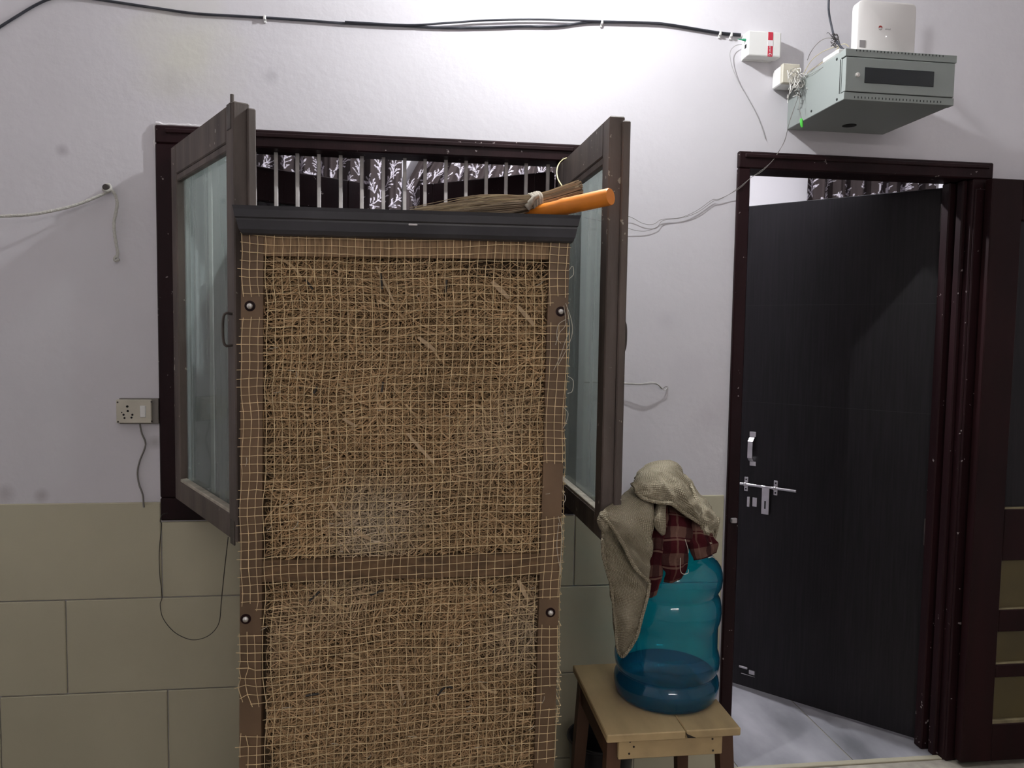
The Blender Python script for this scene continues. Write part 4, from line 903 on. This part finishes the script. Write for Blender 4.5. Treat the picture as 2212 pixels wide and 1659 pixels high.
for i in range(4):
    c_ = [(1706+rg.uniform(-2, 14), 170+8*i+rg.uniform(-4, 4), -.08)]; c_ += [(c_[0][0]+rg.uniform(-6, 8), c_[0][1]+rg.uniform(4, 10), -.085), (c_[0][0]+rg.uniform(-4, 18), c_[0][1]+rg.uniform(6, 18), -.09)]
    tb.tube(spl(pxs(c_), 4), .0011, 4)
tag(tb.build('wire_scrap', 'wireb', smooth=60), 'short dark wire ends among the white wire tangle', 'wire')
gl = thing('green_lead', at(1733, 270, -.13), 'thin lead with a bright green plug dangling at the cabinet corner', 'cable')
MB().tube(spl(pxs([(1727, 190, -.12), (1727, 215, -.125), (1727, 235, -.13), (1730, 248, -.13), (1732, 258, -.13)]), 5), .0009, 5).build('lead', 'wireg', gl, 60)
MB().tube(pxs([(1730, 256, -.13), (1731, 259, -.13), (1732, 270, -.13), (1733, 275, -.13)]), [.003, .0048, .0048, .003], 10).build('plug', 'lime', gl, 40)

# rope and hook on the left
hk = at(228, 404, -.035)
ho = MB().tube([Vector((hk.x-.004, -.001, hk.z+.002)), hk, hk+Vector((0, -.004, 0))], [.009, .0088, .0075], 14).build('wall_hook', 'nailhead', smooth=40, origin=(hk.x, 0, hk.z)); tag(ho, 'dark peg in the wall holding a white rope', 'hook')
rp_ = spl([at(-40, 468, -.07), at(0, 467, -.065), at(60, 464, -.06), at(110, 456, -.05), at(160, 444, -.04), at(205, 427, -.032), at(232, 415, -.028), at(242, 412, -.028), at(250, 424, -.024), at(253, 440, -.02), at(250, 460, -.016), at(246, 485, -.014), at(249, 515, -.014), at(254, 545, -.014), at(252, 557, -.014)], 8)
ro = thing('cotton_rope', hk, 'white cotton rope tied to the peg left of the window', 'rope')
MB().tube(rp_, [.0044*(1+.10*math.sin(k*2.4)) for k in range(len(rp_))], 8).build('strand', 'rope', ro, 60)
MB().tube(spl([hk+Vector((-.010, .006, -.006)), hk+Vector((.004, .002, -.011)), hk+Vector((.012, .008, -.002)), hk+Vector((.004, .012, .010)), hk+Vector((-.009, .012, .004)), hk+Vector((-.006, .008, -.008)), hk+Vector((.010, .010, -.010))], 6), .004, 8).build('knot', 'rope', ro, 60)
MB().tube(spl([at(252, 552, -.014), at(247, 559, -.016), at(250, 563, -.015), at(258, 560, -.014)], 5), .0042, 8).build('frayed_end', 'rope', ro, 60)

# socket
s0, s1 = at(251, 863, -.02), at(328, 914, -.02)
so = thing('power_socket', ((s0.x+s1.x)/2, -.01, s1.z), 'ivory socket and switch plate on the wall left of the window', 'socket')
MB().box(s0.x, s1.x, -.024, -.006, s1.z, s0.z, .003, 2).build('plate', 'oldplastic', so)
MB().box(s0.x+.006, WX0-.001, -.014, 0, s1.z-.003, s0.z+.003, .001).build('back_box', 'greyplastic', so)
def sp_(px, py): return at(px, py, -.024)
for px, py, r in ((275, 878, .0036), (276, 888, .0034), (267, 896, .0033), (286, 896, .0033), (269, 903, .003), (284, 902, .003), (263, 891, .0018)):
    MB().lathe([(r, 0), (r, .0006), (0, .0008)], sp_(px, py), 12, (0, -1, 0)).build('pin_hole', 'hole', so)
for px, py in ((254, 869), (327, 868), (255, 911), (328, 910)):
    MB().lathe([(.0026, 0), (.0024, .001), (0, .0014)], sp_(px, py), 10, (0, -1, 0)).build('screw', 'nailhead', so)
q = sp_(309, 889); MB().box(q.x-.0085, q.x+.0085, -.0275, -.022, q.z-.018, q.z+.018, .002).build('rocker_switch', 'whiteplastic', so)
wire('socket_wire', pxs([(302, 915, -.012), (306, 935, -.010), (314, 955, -.008), (312, 970, -.008), (302, 995, -.007), (297, 1020, -.007), (300, 1045, -.006), (308, 1068, -.012), (310, 1090, -.014), (311, 1096, -.014)]), .0028, 'wireg', 'short grey wire dangling from the ivory socket')
wire('loop_wire', pxs([(362, 1108, -.022), (350, 1112, -.022), (346, 1126, -.02), (349, 1135, -.016), (344, 1190, -.014), (345, 1240, -.014), (350, 1288, -.014), (346, 1306, -.014), (352, 1335, -.02), (375, 1364, -.05), (405, 1380, -.10), (430, 1381, -.17), (455, 1370, -.25), (473, 1345, -.33), (478, 1300, -.41), (484, 1240, -.47), (489, 1195, -.51), (493, 1160, -.53)]), .0011, 'wireb', 'black wire hanging in a loop under the left window leaf', 'wire')
wire('wall_wire', pxs([(1443, 838, .0), (1441, 838, -0.0043), (1436, 843, -0.0079), (1428, 836, -0.0122), (1418, 828, -0.0166), (1405, 826, -0.0202), (1385, 829, -0.0209), (1360, 828, -0.0180), (1335, 827, -0.0151), (1310, 826, -.0130), (1262, 824, -.0150)]), .0013, 'wirew', 'pale twisted wire poking out of the wall beside the right window leaf', 'wire')
wire('wall_wire', pxs([(1443, 837, -0.0007), (1438, 835, -0.0050), (1430, 840, -0.0094), (1422, 832, -0.0144), (1410, 829, -0.0194), (1385, 831, -0.0223), (1360, 830, -0.0202), (1335, 828.5, -0.0166), (1310, 827, -.0144), (1262, 826, -.0150)]), .0012, 'wireg', 'grey strand twisted round the pale wire in the wall', 'wire')
# plaster lip left on the top of the window frame
b = MB(); rg = random.Random(2)
pts = [Vector((WX0+.002+(.13)*k/14, -.004, WZ1+.003+rg.uniform(-.002, .002))) for k in range(15)]
b.tube(pts, [rg.uniform(.003, .006) for _ in pts], 6)
b.tube([Vector((WX0-.002+rg.uniform(-.002, .002), -.004, WZ1-.01*k)) for k in range(8)], [rg.uniform(.002, .005) for _ in range(8)], 6)
b.build('plaster_lip', 'plain', wall)
